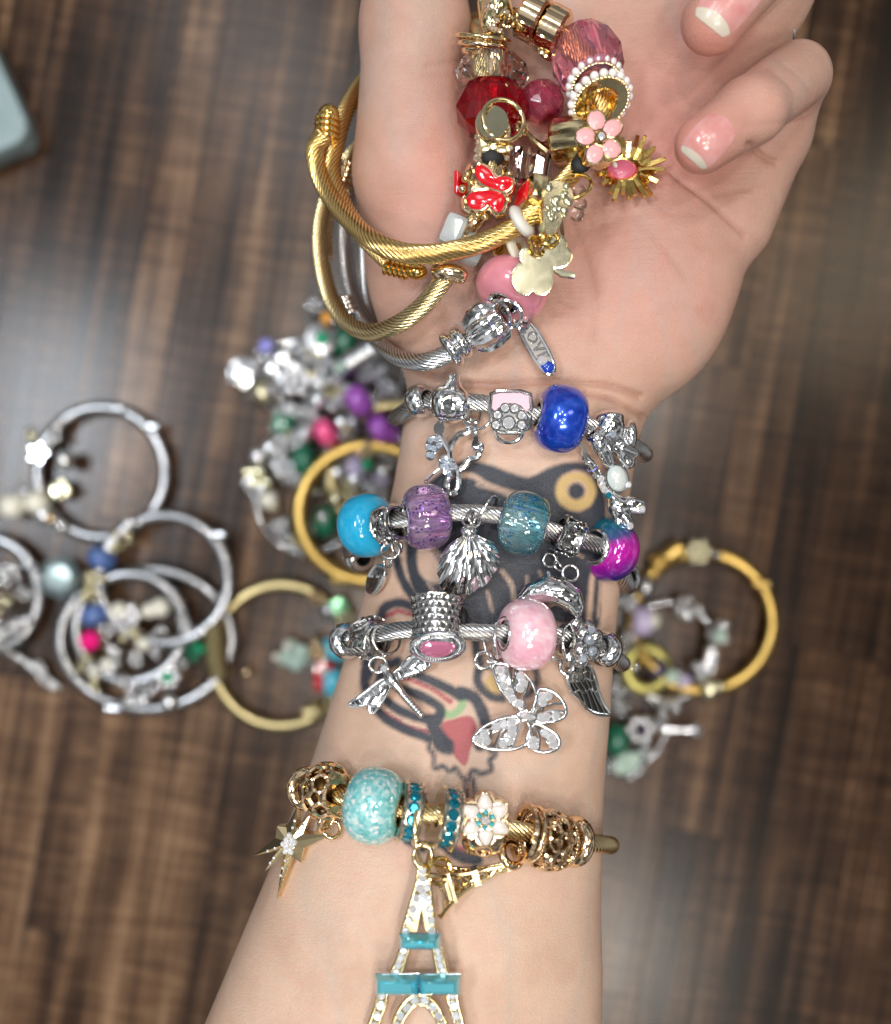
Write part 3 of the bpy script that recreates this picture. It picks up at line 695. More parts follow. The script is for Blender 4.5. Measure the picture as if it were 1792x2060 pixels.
# nails: curved plates lying in the finger ends
def nail_mat(nt, p):
    n = noise(nt, 300, 3); lk(nt, ramp(nt, n.outputs[0], [(.3, (.62, .24, .22)), (.7, (.68, .35, .33))]), p.inputs['Base Color'])
NAIL = mat('nail_plate', (.75, .4, .38), 0, .2, coat=.5, sss=.2, build=nail_mat)
NTIP = mat('nail_free_edge', (.64, .55, .45), 0, .3, coat=.3, sss=.15)
def nail(cx, cy, ax, ln, wd, split=.30):
    ax = V(ax).normalized(); pe = V((-ax.y, ax.x)); 
    def P_(u, v_, h):
        # u -1 base .. 1 tip, v_ -1..1 ; rounded ends
        sq = math.sqrt(max(0, 1 - (abs(u)) ** 3.2)) if u < 0 else math.sqrt(max(0, 1 - .55 * abs(u) ** 5))
        x = cx + ax.x * u * ln + pe.x * v_ * wd * sq; y = cy + ax.y * u * ln + pe.y * v_ * wd * sq
        p, n_ = hit(x, y)
        if p is None: p = W(x, y, 18.6); n_ = V((0, 0, 1))
        return p + V((0, 0, 1)) * h * (1 - .2 * v_ * v_)
    us = [-1 + 2 * i / 18 for i in range(19)]; cutu = 1 - 2 * split
    for nm, lo_, hi_, m_ in (('fingernail', -.995, cutu, NAIL), ('nail_tip', cutu, .995, NTIP)):
        b = B(); rows = []
        for i in range(13):
            row = []
            for j in range(11):
                v_ = -1 + j / 5
                l2, h2 = lo_, hi_
                if nm == 'fingernail': h2 = cutu - .16 * (1 - v_ * v_) + .08
                else: l2 = cutu - .16 * (1 - v_ * v_) + .08
                row.append(P_(l2 + (h2 - l2) * i / 12, v_, .022 + (.005 if nm == 'nail_tip' else 0)))
            rows.append(row)
        b.grid(rows)
        low = [[q - V((0, 0, .035)) for q in r] for r in rows]; b.grid(low)
        rim = rows[0] + [r[-1] for r in rows[1:]] + rows[-1][::-1][1:] + [r[0] for r in rows[::-1]][1:-1]
        b.grid([rim, [q - V((0, 0, .035)) for q in rim]], False, True)
        b.out(nm, m_, arm_root, sharp=50)
nail(1427, 281, (-.66, .75), 56, 39, .12)
nail(1492, -30, (-.62, .78), 108, 50, .11)
# ------------------------------------------------------------------ bracelets on the wrist
def c2p(c, z=17.0): return c / kk(z)
def spow(v_, e): return math.copysign(abs(v_) ** e, v_)
class Loop:
    def __init__(s, l, r, pys, gap):
        pys = sorted(pys); s.X = [p[0] for p in pys]; s.Y = [p[1] for p in pys]
        ym = W(0, sum(s.Y) / len(s.Y), 14.6).y; cx, a, cz, bb = arm_at(ym)
        xl, xr = W(l, 0, cz).x, W(r, 0, cz).x; s.cz = cz; cx = (xl + xr) / 2; A = (xr - xl) / 2; Bh = bb + gap
        s.P = []; s.T = []; N_ = 240
        for i in range(N_):
            t = 2 * PI * i / N_; e = 2 / 2.2
            x = cx + A * spow(math.cos(t), e); z = cz + Bh * spow(math.sin(t), e); px = x / kk(z) + 896
            py = float(np.interp(px, s.X, s.Y)); s.P.append(V((x, (1030 - py) * kk(z), z)))
        s.base = V((cx, s.P[0].y, cz - Bh))
        top = [p for i, p in enumerate(s.P) if 0 <= i <= N_ // 2][::-1]   # left to right over the top
        s.top = top; s.tx = [proj(p)[0] for p in top]
    def at(s, px, dz=0.0, dy=0.0, yaw=0, pitch=0):
        i = max(1, min(len(s.top) - 2, int(np.interp(px, s.tx, range(len(s.tx))))))
        f = float(np.interp(px, s.tx, range(len(s.tx)))); i = min(int(f), len(s.top) - 2); t = f - i
        p = s.top[i].lerp(s.top[i + 1], t); T = (s.top[min(i + 2, len(s.top) - 1)] - s.top[max(i - 1, 0)]).normalized()
        T = Matrix.Rotation(math.radians(yaw), 3, 'Z') @ T; T = Matrix.Rotation(math.radians(-pitch), 3, 'Y') @ T
        up_ = V((0, 0, 1)); up_ = (up_ - T * up_.dot(T)).normalized(); y_ = T.cross(up_)
        p = p + V((0, -dy * kk(p.z), dz))
        return Matrix.Translation(p) @ Matrix((up_, y_, T)).transposed().to_4x4()   # X up, Z along the cable
def bprof(R, L, h, n=16, p=2.4):
    pr = []
    for i in range(n + 1):
        t = -PI / 2 + PI * i / n; pr.append((h + (R - h) * abs(math.cos(t)) ** (2 / p), L / 2 * spow(math.sin(t), 2 / p)))
    return pr
def core(mx, parent, h, L, m, r=.045, name='metal_core', flare=.06):
    b = B(); b.lathe([(h - .03, -L / 2), (h + flare, -L / 2 - r * .3), (h + flare + .04, -L / 2 + r * .6), (h + .02, -L / 2 + .1), (h + .02, L / 2 - .1), (h + flare + .04, L / 2 - r * .6), (h + flare, L / 2 + r * .3), (h - .03, L / 2)], 36, mx)
    return b.out(name, m, parent)
def round_bead(root, mx, R, L, hole, m, cm, label, seg=48, p=2.3, flat=False, n=16, name='bead'):
    b = B(); b.lathe(bprof(R, L, hole, n, p), seg, mx); o = b.out(name, m, root, label, smooth=not flat, sharp=0)
    if cm: core(mx, o, hole, L, cm)
    return o
def stopper(root, mx, R, L, m, name='stopper_bead', label=None):
    b = B(); b.lathe(bprof(R, L, .19, 12, 2.2), 32, mx); o = b.out(name, m, root, label); b = B(); b.lathe([(.185, -L / 2 - .002), (.185, L / 2 + .002), (.215, L / 2 + .002), (.215, -L / 2 - .002)], 24, mx); b.out('rubber_lining', DARK, o); return o
def jr(root, px, py, z, Rp, r, n, m, sy=1.0, name='jump_ring', up=(0, 1, 0)):
    b = B(); b.torus(W(px, py, z), n, Rp * kk(z), r, 36, 10, sy, up); return b.out(name, m, root)
def stones_on(parent, pl, pts, r, h=.05, m=None, name='rhinestone'):
    for x, y in pts: stone(parent, pl.pt(x, y, h), r, pl.n, m, name)
def ell(cx, cy, rx, ry, rot=0, n=20, a0=0, a1=360, w=None):
    o = []; r = math.radians(rot)
    for i in range(n if a1 - a0 >= 360 else n + 1):
        a = math.radians(a0 + (a1 - a0) * i / n); q = w(a) if w else 1
        x, y = rx * math.cos(a) * q, ry * math.sin(a) * q; o.append((cx + x * math.cos(r) - y * math.sin(r), cy + x * math.sin(r) + y * math.cos(r)))
    return o
def sp(pts, n=5, closed=True): return [(p.x, p.y) for p in crom([V((x, y, 0)) for x, y in pts], n, closed)]
def filigree(b, mx, R, r=.05, sub=2, squash=1.0, holes=True):
    bm = bmesh.new(); bmesh.ops.create_icosphere(bm, subdivisions=sub, radius=1)
    bm.faces.ensure_lookup_table()
    for e in bm.edges:
        f = e.link_faces
        if len(f) != 2: continue
        a = f[0].calc_center_median().normalized(); c = f[1].calc_center_median().normalized()
        if abs(a.z) > .86 or abs(c.z) > .86: continue
        q = [a, ((a + c) / 2).normalized(), c]
        b.tube([mx @ V((p.x * R, p.y * R, p.z * R * squash)) for p in q], r, 6)
    bm.free()
GW = 'charm bracelets worn on the wrist'
# ---- first row: silver with royal blue bead
L1 = Loop(797, 1292, [(790, 845), (845, 806), (905, 805), (975, 812), (1023, 822), (1075, 835), (1125, 842), (1180, 855), (1220, 868), (1285, 905), (1295, 915)], .50)
r1 = thing('charm_bracelet', L1.base, 'silver cable bracelet with royal blue bead and pink handbag charm, nearest the palm', 'bracelet', GW)
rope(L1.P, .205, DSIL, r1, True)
stopper(r1, L1.at(845, .02), .40, .50, SIL)
z1 = L1.at(905).translation.z
b = B(); blob(b, [('e', w3(904, 815, z1 + .05), (.44, .44, .46)), ('c', w3(906, 795, z1 + .15), w3(912, 762, z1 + .1), .36, .15), ('e', w3(888, 810, z1 + .2), (.26, .40, .38)), ('e', w3(928, 815, z1 + .2), (.22, .36, .34))], .045, .09)
b.out('heart_bead', SIL, r1, 'smooth silver heart shaped bead', sharp=0)
jr(r1, 946, 826, z1 + .1, 33, .035, (.75, .1, .6), SIL); jr(r1, 966, 838, z1 + .15, 27, .032, (-.5, .3, .8), SIL)
cp = Pl(915, 910, zs(915, 910) + .45, (-.10, -.05, 1))
b = B()
b.wire(cp, [(934, 872), (952, 866), (958, 882), (954, 898), (963, 905), (960, 920), (944, 924), (934, 938), (921, 946), (909, 932), (904, 912), (910, 890), (922, 876)], .08, 0, True)
b.wire(cp, [(950, 864), (957, 856), (952, 846), (942, 850), (940, 860)], .06, 0, True); b.wire(cp, [(957, 893), (967, 892), (968, 905), (962, 912)], .06, 0)
b.wire(cp, [(921, 946), (922, 965), (920, 985), (908, 994), (899, 985), (901, 965), (908, 952)], .08, 0, True); b.wire(cp, [(883, 942), (868, 955), (856, 968), (858, 978)], .035, -.03)
b.wire(cp, [(905, 912), (893, 890), (884, 872), (889, 856)], .07, 0); b.plate(cp, ell(884, 862, 11, 14), -.05, .08)
for q in (ell(872, 895, 16, 20, 20), ell(899, 934, 17, 20, -20), ell(866, 915, 10, 12)): b.plate(cp, q, -.06, .05)
c1 = b.out('butterfly_charm', SIL, r1, 'openwork silver butterfly charm with iridescent crystals')
stones_on(c1, cp, [(866, 885), (879, 884), (863, 899), (873, 902), (884, 896), (862, 915), (871, 917), (892, 926), (906, 926), (890, 939), (900, 944), (911, 936), (899, 932)], .075, .05, ABST)
stones_on(c1, cp, [(896, 950), (905, 955)], .07, .06, ABST)
# handbag
hb = Pl(1025, 835, z1 + .35, (.03, -.02, 1))
b = B(); bag = [(985, 792), (1000, 787), (1045, 787), (1066, 793), (1069, 825), (1063, 862), (1050, 873), (1004, 872), (989, 862), (983, 825)]
b.plate(hb, bag, -.85, .18, .06, .94); bagp = b.out('handbag_bead', SIL, r1, 'silver handbag shaped bead with pink enamel flap')
b = B(); b.plate(hb, [(990, 796), (1003, 792), (1046, 792), (1061, 798), (1064, 822), (1057, 829), (1048, 818), (1036, 812), (1024, 812), (1012, 813), (1002, 820), (994, 828), (988, 822)], .15, .215, .02, .95); b.out('enamel_flap', ELPINK, bagp)
b = B(); b.wire(hb, [(995, 866), (1000, 880), (1012, 889), (1025, 891), (1038, 888), (1048, 878), (1051, 866)], .05, .05); b.out('handle', SIL, bagp)
b = B(); b.plate(hb, [(988, 834), (1002, 824), (1012, 817), (1024, 816), (1036, 816), (1047, 822), (1057, 833), (1063, 828), (1060, 860), (1048, 868), (1004, 867), (991, 858)], .17, .20, .01, .97); b.out('stone_field', mat('blackened_silver', (.22, .215, .21), 1, .3), bagp)
b = B(); b.wire(hb, bag, .03, .18, True, 6, 1); b.wire(hb, [(990, 866), (1025, 868), (1060, 866)], .025, .19); b.out('rim', SIL, bagp)
b = B()
for x, y in [(999, 836), (1014, 822), (1033, 823), (1047, 837), (996, 856), (1047, 856)]: b.torus(hb.pt(x, y, .21), hb.n, .10, .028, 16, 6)
b.torus(hb.pt(1021, 852, .21), hb.n, .145, .03, 20, 6); b.out('stone_settings', SIL, bagp)
stones_on(bagp, hb, [(999, 836), (1014, 822), (1033, 823), (1047, 837), (996, 856), (1047, 856)], .075, .2)
stone(bagp, hb.pt(1021, 852, .2), .14, hb.n)
round_bead(r1, L1.at(1127, .0, 0, 0, 0), .79, 1.10, .30, BLUEP, SIL, 'glossy royal blue pearl bead')
# elephant
ze = L1.at(1222).translation.z
b = B(); blob(b, [('e', w3(1222, 862, ze), (.42, .40, .42)), ('e', w3(1228, 838, ze + .1), (.3, .16, .35)), ('e', w3(1268, 876, ze - .2), (.15, .38, .3)), ('c', w3(1236, 885, ze), w3(1262, 930, ze - .1), .24, .17), ('c', w3(1200, 880, ze + .2), w3(1224, 930, ze + .1), .26, .13), ('e', w3(1205, 888, ze + .3), (.2, .28, .2)), ('c', w3(1250, 900, ze + .1), w3(1275, 912, ze), .14, .12)], .04, .08)
el = b.out('elephant_bead', SIL, r1, 'polished silver elephant shaped bead', sharp=0)
b = B(); b.torus(w3(1201, 879, ze + .53), (-.2, .1, 1), .075, .03, 16, 6); b.out('eye', SIL, el); stone(el, w3(1233, 874, ze + .42), .08, (0, 0, 1), ABST)
# drop with opal
dp = Pl(1230, 975, zs(1225, 975, 15.8) + .45, (.25, -.1, 1))
b = B(); b.wire(dp, [(1172, 905), (1178, 922), (1192, 938), (1204, 958), (1208, 975), (1222, 998)], .06, 0); b.wire(dp, [(1165, 890), (1176, 915), (1190, 930)], .035, .1)
for i, (x, y) in enumerate([(1180, 925), (1190, 940), (1199, 953)]): b.torus(dp.pt(x, y, .03), (.4 * (-1) ** i, .3, .8), .10, .03, 18, 6)
b.wire(dp, ell(1240, 962, 22, 28, -15), .035, .03, True, 6, 1); d1 = b.out('drop_charm', SIL, r1, 'dangling chain charm with oval opal and small animal figure')
b = B(); b.dome(dp, ell(1240, 962, 21, 27, -15), 0, .2); b.out('opal', OPAL, d1)
stones_on(d1, dp, [(1207, 963), (1210, 975), (1214, 985), (1222, 992), (1262, 975)], .085, .06); stone(d1, dp.pt(1221, 996, .1), .08, dp.n, TEAL)
zb = dp.z
b = B(); blob(b, [('e', w3(1243, 1018, zb), (.26, .26, .2)), ('e', w3(1270, 1010, zb), (.18, .13, .15)), ('c', w3(1250, 1030, zb), w3(1265, 1055, zb), .14, .13), ('c', w3(1262, 1020, zb), w3(1288, 1025, zb), .13, .14), ('c', w3(1240, 1040, zb), w3(1243, 1052, zb), .1, .08), ('e', w3(1232, 1000, zb), (.12, .12, .12)), ('c', w3(1265, 1005, zb), w3(1290, 1012, zb), .08, .09)], .035, .07)
b.out('animal_figure', SIL, d1, sharp=0); stone(d1, w3(1291, 1024, zb + .13), .09); stone(d1, w3(1267, 1058, zb + .12), .09)

# ---- second row: silver with glass beads
L2 = Loop(702, 1258, [(690, 1120), (720, 1085), (740, 1055), (778, 1048), (857, 1040), (905, 1032), (960, 1032), (1000, 1038), (1053, 1052), (1100, 1065), (1145, 1080), (1190, 1092), (1220, 1105), (1250, 1150), (1262, 1180)], .62)
r2 = thing('charm_bracelet', L2.base, 'silver cable bracelet with cyan, purple and teal glitter beads and a shell charm', 'bracelet', GW)
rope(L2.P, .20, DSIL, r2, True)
m_ = Matrix.Translation(W(738, 1057, 16.0)) @ axis_m((0, 0, 0), (.78, .10, .62))
round_bead(r2, m_, .76, 1.0, .30, CYAN, SIL, 'sky blue cat eye glass bead')
b = B(); b.torus(m_ @ V((0, 0, .5)), m_.to_3x3() @ V((0, 0, 1)), .34, .075, 40, 12); b.out('bead_rim', SIL, r2)
stopper(r2, Matrix.Translation(W(722, 1118, 14.4)) @ axis_m((0, 0, 0), (.5, -.2, .8)), .42, .5, SIL)
def daisy_tube(mx, R, L, label):
    b = B(); b.lathe([(R - .07, -L / 2), (R, -L / 2), (R + .05, -L / 2 + .04), (R, -L / 2 + .09), (R - .01, 0), (R, L / 2 - .09), (R + .05, L / 2 - .04), (R, L / 2), (R - .07, L / 2)], 36, mx)
    o = b.out('daisy_tube_bead', ASIL, r2, label); b2 = B(); b3 = B()
    for k in range(8):
        a = 2 * PI * k / 8 ; h = .13 if k % 2 else -.13; h *= L / .6
        c = mx @ V((R * math.cos(a), R * math.sin(a), h)); nn = (mx.to_3x3() @ V((math.cos(a), math.sin(a), 0))); q = axis_m(c, nn)
        for j in range(9):
            t = 2 * PI * j / 9; R_ = q @ Matrix.Rotation(t, 4, 'Z')
            b3.sph(R_ @ V((.105, 0, .0)), (.085, .036, .02), R_, 10, 6); b2.torus(R_ @ V((.105, 0, .006)), nn, .075, .010, 12, 4, .45, R_.to_3x3() @ V((0, 1, 0)))
        b2.sph(q @ V((0, 0, .01)), (.05, .05, .05), q, 10, 6)
    b3.out('engraving', DARK, o); b2.out('daisies', SIL, o); return o
daisy_tube(L2.at(783, -.05, 8, 10, 0), .40, .52, 'stamped silver daisy tube bead beside the cyan bead')
round_bead(r2, L2.at(857, -.05, 0, -4, -32), .75, 1.02, .33, PURG, SIL, 'translucent purple glitter bead', 72, n=44)
m_ = L2.at(1053, .0, 0, 0, 12); round_bead(r2, m_, .73, 1.05, .30, TEALG, SIL, 'translucent teal glitter bead', 72, n=44)
daisy_tube(L2.at(1143, .05, 0, -8, 12), .40, .55, 'stamped silver daisy tube bead between teal and magenta beads')
m_ = Matrix.Translation(W(1224, 1106, 16.1)) @ axis_m((0, 0, 0), (-.74, .15, .66)); round_bead(r2, m_, .76, .95, .32, DUO, SIL, 'half teal half magenta glass bead')
b = B(); b.torus(m_ @ V((0, 0, .5)), m_.to_3x3() @ V((0, 0, 1)), .37, .07, 40, 12); b.out('bead_rim', SIL, r2)
stopper(r2, Matrix.Translation(W(1256, 1162, 14.3)) @ axis_m((0, 0, 0), (-.3, -.1, -.9)), .42, .5, SIL)
# coin charm on links
jr(r2, 798, 1100, 16.7, 15, .035, (.8, .2, .6), ASIL); jr(r2, 785, 1108, 16.7, 19, .035, (-.2, .3, .9), ASIL, .85); jr(r2, 780, 1131, 16.4, 11, .035, (.8, 0, .6), ASIL)
dc = Pl(757, 1162, 15.9, (-.72, .1, .68)); b = B(); b.plate(dc, ell(757, 1165, 17, 33, 22), -.05, .05, .015, .95)
dco = b.out('coin_charm', ASIL, r2, 'stamped antique silver coin charm'); b = B()
for x, y, q in [(752, 1178, 4), (760, 1172, 3.4), (757, 1160, 4), (765, 1153, 3.4), (748, 1170, 3), (762, 1145, 3), (754, 1188, 3), (768, 1162, 3)]: b.dome(dc, ell(x, y, q * .6, q, 20, 10), .045, .075, 2)
b.out('stamped_dots', DARK, dco)
# shell
sh = on(945, 1125, .50, .3, (.0, -.15))
rows = []; AP = (943, 1068); NR = 10
so_ = [(921, 1080), (905, 1092), (891, 1108), (882, 1132), (881, 1157), (890, 1180), (908, 1195), (931, 1194), (953, 1187), (978, 1170), (995, 1148), (1004, 1126), (1001, 1104), (988, 1086), (968, 1076)]
so_ = sp(so_, 8, False)
for i in range(101):
    t = i / 100; e = so_[int(t * (len(so_) - 1))]; row = []; rb = abs(math.sin(t * PI * NR)); q_ = 1 + .035 * (rb - .6)
    for j in range(25):
        s_ = .06 + .94 * j / 24; x = AP[0] + (e[0] - AP[0]) * s_ * q_; y = AP[1] + (e[1] - AP[1]) * s_ * q_
        h = .34 * math.sin(min(1, s_) * PI * .70 + .30) * (1 - .55 * abs(2 * t - 1) ** 3) + .05 * s_ ** .7 * (rb ** .7 - .5)
        row.append(sh.pt(x, y, h))
    rows.append(row)
b = B(); b.grid(rows); b.grid([[p - sh.n * .06 for p in r] for r in rows])
rim = rows[0] + [r[-1] for r in rows[1:]] + rows[-1][::-1][1:] + [r[0] for r in rows[::-1]][1:-1]; b.grid([rim, [p - sh.n * .06 for p in rim]], False, True)
so = b.out('shell_charm', SIL, r2, 'silver scallop shell charm', sharp=65)
b = B(); b.dome(sh, sp([(925, 1066), (934, 1057), (952, 1057), (962, 1067), (953, 1082), (933, 1081)]), .1, .26, 5); b.out('shell_hinge', SIL, so)
jr(r2, 953, 1043, sh.z + .35, 17, .035, (.7, .4, .6), ASIL); jr(r2, 943, 1046, sh.z + .3, 15, .035, (-.6, .3, .8), ASIL, .8)
b = B(); zr = L2.at(975).translation.z; b.torus(W(980, 1028, zr + .02), (.82, -.5, .3), .37, .036, 36, 8); b.out('jump_ring', ASIL, r2)
# dolphin
jr(r2, 1106, 1127, 16.9, 14, .036, (.3, .1, 1), SIL); jr(r2, 1122, 1139, 16.9, 13, .036, (.8, .5, .5), SIL, .8); jr(r2, 1147, 1153, 16.9, 16, .038, (.1, .2, 1), SIL)
zd = zs(1110, 1200) + .55
b = B(); arc = [(1042, 1222, .06), (1052, 1206, .13), (1072, 1192, .22), (1098, 1186, .29), (1125, 1190, .31), (1146, 1203, .27), (1158, 1220, .20)]
pr = [('c', w3(a[0], a[1], zd), w3(c[0], c[1], zd), a[2], c[2]) for a, c in zip(arc, arc[1:])]
pr += [('c', w3(1158, 1222, zd), w3(1162, 1236, zd), .12, .08), ('c', w3(1108, 1170, zd + .05), w3(1102, 1150, zd + .05), .12, .04), ('c', w3(1118, 1205, zd - .05), w3(1098, 1222, zd - .1), .13, .06), ('c', w3(1042, 1222, zd), w3(1038, 1238, zd), .06, .05), ('c', w3(1044, 1220, zd), w3(1060, 1232, zd), .06, .05)]
blob(b, pr, .035, .08); do = b.out('dolphin_charm', SIL, r2, 'leaping silver dolphin charm', sharp=0)
b = B(); b.torus(w3(1148, 1208, zd + .27), (.3, -.2, 1), .055, .025, 16, 6); b.out('eye_ring', SIL, do); b = B(); b.sph(w3(1148, 1208, zd + .26), .04); b.out('eye', DARK, do)

# ---- third row: silver, pink bead, butterfly
L3 = Loop(680, 1248, [(675, 1300), (710, 1282), (740, 1280), (800, 1268), (880, 1265), (960, 1272), (1057, 1275), (1120, 1278), (1165, 1290), (1215, 1305), (1250, 1335)], .52)
r3 = thing('charm_bracelet', L3.base, 'silver cable bracelet with pink pearl bead and butterfly, dragonfly and wing charms', 'bracelet', GW)
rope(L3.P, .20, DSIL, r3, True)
stopper(r3, L3.at(697, .0, 0, 0, 0), .44, .42, SIL)
lm = L3.at(740, .05, 4); b = B()
b.lathe([(.24, -.34), (.30, -.38), (.34, -.34), (.30, -.30)], 24, lm); b.lathe([(.34, .30), (.42, .28), (.46, .34), (.40, .38), (.34, .36)], 24, lm)
for k in range(5):
    a0 = 2 * PI * k / 5 + .2
    P_ = lambda a, h, q=.45: lm @ V((q * math.cos(a0 + a), q * math.sin(a0 + a), h))
    b.tube(crom([P_(0, -.34, .34), P_(-.45, -.1, .46), P_(-.35, .18, .48), P_(0, .36, .44)], 5), .035, 6); b.tube(crom([P_(0, -.34, .34), P_(.40, -.1, .46), P_(.38, .18, .48), P_(0, .36, .44)], 5), .035, 6)
    b.tube([P_(0, -.34, .36), P_(0, .34, .47)], .028, 6)
    for h in (-.12, .04, .2): b.tube([P_(0, h, .46), P_(.30, h + .12, .47)], .02, 5); b.tube([P_(0, h, .46), P_(-.30, h + .12, .47)], .02, 5)
lf = b.out('leaf_bead', ASIL, r3, 'openwork silver leaf pattern bead'); b = B(); b.lathe([(.27, -.3), (.36, -.1), (.38, .2), (.32, .32), (.26, .3), (.24, -.25)], 24, lm); b.out('inner_sleeve', ASIL, lf)
z3 = L3.at(770).translation.z
jr(r3, 752, 1292, z3 + .1, 36, .04, (.85, -.1, .45), SIL); jr(r3, 777, 1285, z3 + .05, 34, .04, (.6, .3, .7), SIL, .9)
dg = on(790, 1385, .35, .45)
b = B(); b.torus(dg.pt(762, 1337, .08), (.1, .1, 1), .19, .042, 24, 8, .9)
b.plate(dg, ell(774, 1345, 12, 10, 30), -.03, .10, .02, .8)
b.tube([dg.pt(777, 1352, .05), dg.pt(786, 1364, .08), dg.pt(796, 1377, .08), dg.pt(808, 1392, .06), dg.pt(822, 1410, .05), dg.pt(838, 1428, .05), dg.pt(849, 1438, .05)], [.09, .14, .12, .085, .075, .07, .08], 10)
for i in range(9): t = i / 8; b.sph(dg.pt(810 + 38 * t, 1395 + 42 * t, .07), .085)
dgo = b.out('dragonfly_charm', SIL, r3, 'silver dragonfly charm with ribbed wings', sharp=60); stone(dgo, dg.pt(774, 1345, .1), .08)
for wg, cc in (([(785, 1362), (802, 1345), (822, 1322), (838, 1318), (852, 1322), (865, 1331), (863, 1343), (846, 1352), (822, 1360), (800, 1366)], (786, 1364)), ([(783, 1362), (764, 1368), (740, 1386), (716, 1404), (703, 1414), (706, 1421), (727, 1421), (742, 1418), (745, 1432), (752, 1434), (768, 1418), (780, 1396), (788, 1372)], (784, 1366))):
    b = B(); b.plate(dg, wg, -.02, .03, .01, .97); b.wire(dg, wg, .022, .03, True, 6, 3)
    for k in range(9):
        t = (k + 1) / 10; i0 = int(t * len(wg) * .48); a_ = wg[min(i0 + 1, len(wg) - 1)]; e_ = wg[-1 - min(i0, len(wg) - 2)]
        q = (cc[0] + (a_[0] - cc[0]) * .9, cc[1] + (a_[1] - cc[1]) * .9)
    xs = [p[0] for p in wg]; ys = [p[1] for p in wg]
    for k in range(1, 9):
        t = k / 9; far = max(wg, key=lambda p: abs(p[0] - cc[0]) + abs(p[1] - cc[1])); c0 = (cc[0] + (far[0] - cc[0]) * t, cc[1] + (far[1] - cc[1]) * t)
        dx, dy = far[0] - cc[0], far[1] - cc[1]; L_ = math.hypot(dx, dy); px_, py_ = -dy / L_, dx / L_; w_ = 11 * math.sin(t * PI) ** .5
        b.wire(dg, [(c0[0] - px_ * w_, c0[1] - py_ * w_), (c0[0] + px_ * w_ + 3, c0[1] + py_ * w_ + 3)], .016, .035, False, 5, 1)
    b.out('wing', SIL, dgo, sharp=60)
# honeycomb tube with pink stone
hm = Pl(880, 1255, L3.at(880).translation.z, (.0, .35, .94)); up_v = (hm.pt(880, 1200) - hm.pt(880, 1300)).normalized(); right = V((1, -.06, 0)).normalized(); outw = right.cross(up_v).normalized()
hc = hm.c; rows = []; NS = 84; NH = 40
for i in range(NS):
    a = 2 * PI * i / NS; row = []
    for j in range(NH + 1):
        t = j / NH; hh = .56 - 1.10 * t; R_ = .61 - .05 * math.sin(t * PI)
        u = a * R_ / .17; v_ = hh / .15; rr_ = round(v_); uo = u + (rr_ % 2) * .5; d = math.hypot((uo - round(uo)), (v_ - rr_) * .9)
        if .04 < t < .9: R_ -= .07 * max(0, 1 - (d / .44) ** 3)
        row.append(hc + (right * math.cos(a) + outw * math.sin(a)) * R_ + up_v * hh)
    rows.append(row)
b = B(); b.grid(rows, True, False); b.grid([[p - (right * math.cos(2 * PI * i / NS) + outw * math.sin(2 * PI * i / NS)) * .08 for p in (r[0], r[-1])] for i, r in enumerate(rows)], True, False)
b.grid([[r[0], r[0] - (right * math.cos(2 * PI * i / NS) + outw * math.sin(2 * PI * i / NS)) * .08] for i, r in enumerate(rows)], True, False)
ho = b.out('honeycomb_bead', ASIL, r3, 'silver honeycomb textured tube bead with oval pink stone', sharp=0)
b = B(); b.sph(hc + right * .58 + up_v * .16, (.10, .24, .24)); b.out('cable_hole', DARK, ho)  # solid black blob in place of the shaded hole
gp = Pl(882, 1301, hc.z + .60, (.03, -.28, 1)); 
b = B(); b.plate(gp, ell(880, 1301, 57, 30, -3, 40), -.16, .02, .03, .93); b.wire(gp, ell(880, 1301, 55, 28, -3, 40), .035, .02, True, 6, 1); b.wire(gp, ell(880, 1301, 36, 20, -3, 40), .03, .04, True, 6, 1)
for x, y in ell(880, 1301, 46, 24.5, -3, 56): b.sph(gp.pt(x, y, .03), .022, seg=6, k=4)
b.out('stone_setting', SIL, ho); ge = ell(880, 1301, 35, 19, -3, 16)
b = B(); rings_ = [[gp.pt(880 + (x - 880) * q, 1301 + (y - 1301) * q, h) for x, y in (ge if k % 2 == 0 else ell(880, 1301, 35, 19, -3, 16, 11.25, 371.25))] for k, (q, h) in enumerate(((1, .03), (.82, .11), (.5, .15)))]
b.grid(rings_, False, True); b.f.append(tuple(range(32, 48))); b.out('pink_stone', PINKG, ho, smooth=False)
round_bead(r3, L3.at(1058, .1, 0, 0, -8), .80, 1.10, .30, PINKP, None, 'iridescent pink pearl resin bead')
mk = L3.at(1058, .1, 0, 0, -8); b = B(); b.lathe([(.22, -.50), (.38, -.56), (.42, -.50), (.30, -.44), (.26, .45), (.38, .50), (.36, .56), (.22, .5)], 36, mk); b.out('bead_rim', ASIL, r3, 'dark steel rim in the pink bead')
jr(r3, 1003, 1285, L3.at(1003).translation.z + .05, 38, .04, (.95, 0, .25), SIL); jr(r3, 973, 1328, zs(973, 1328) + .35, 17, .055, (.2, .1, 1), SIL)
jr(r3, 985, 1300, zs(973, 1300) + .5, 24, .035, (.85, .3, .4), SIL, 1.2)
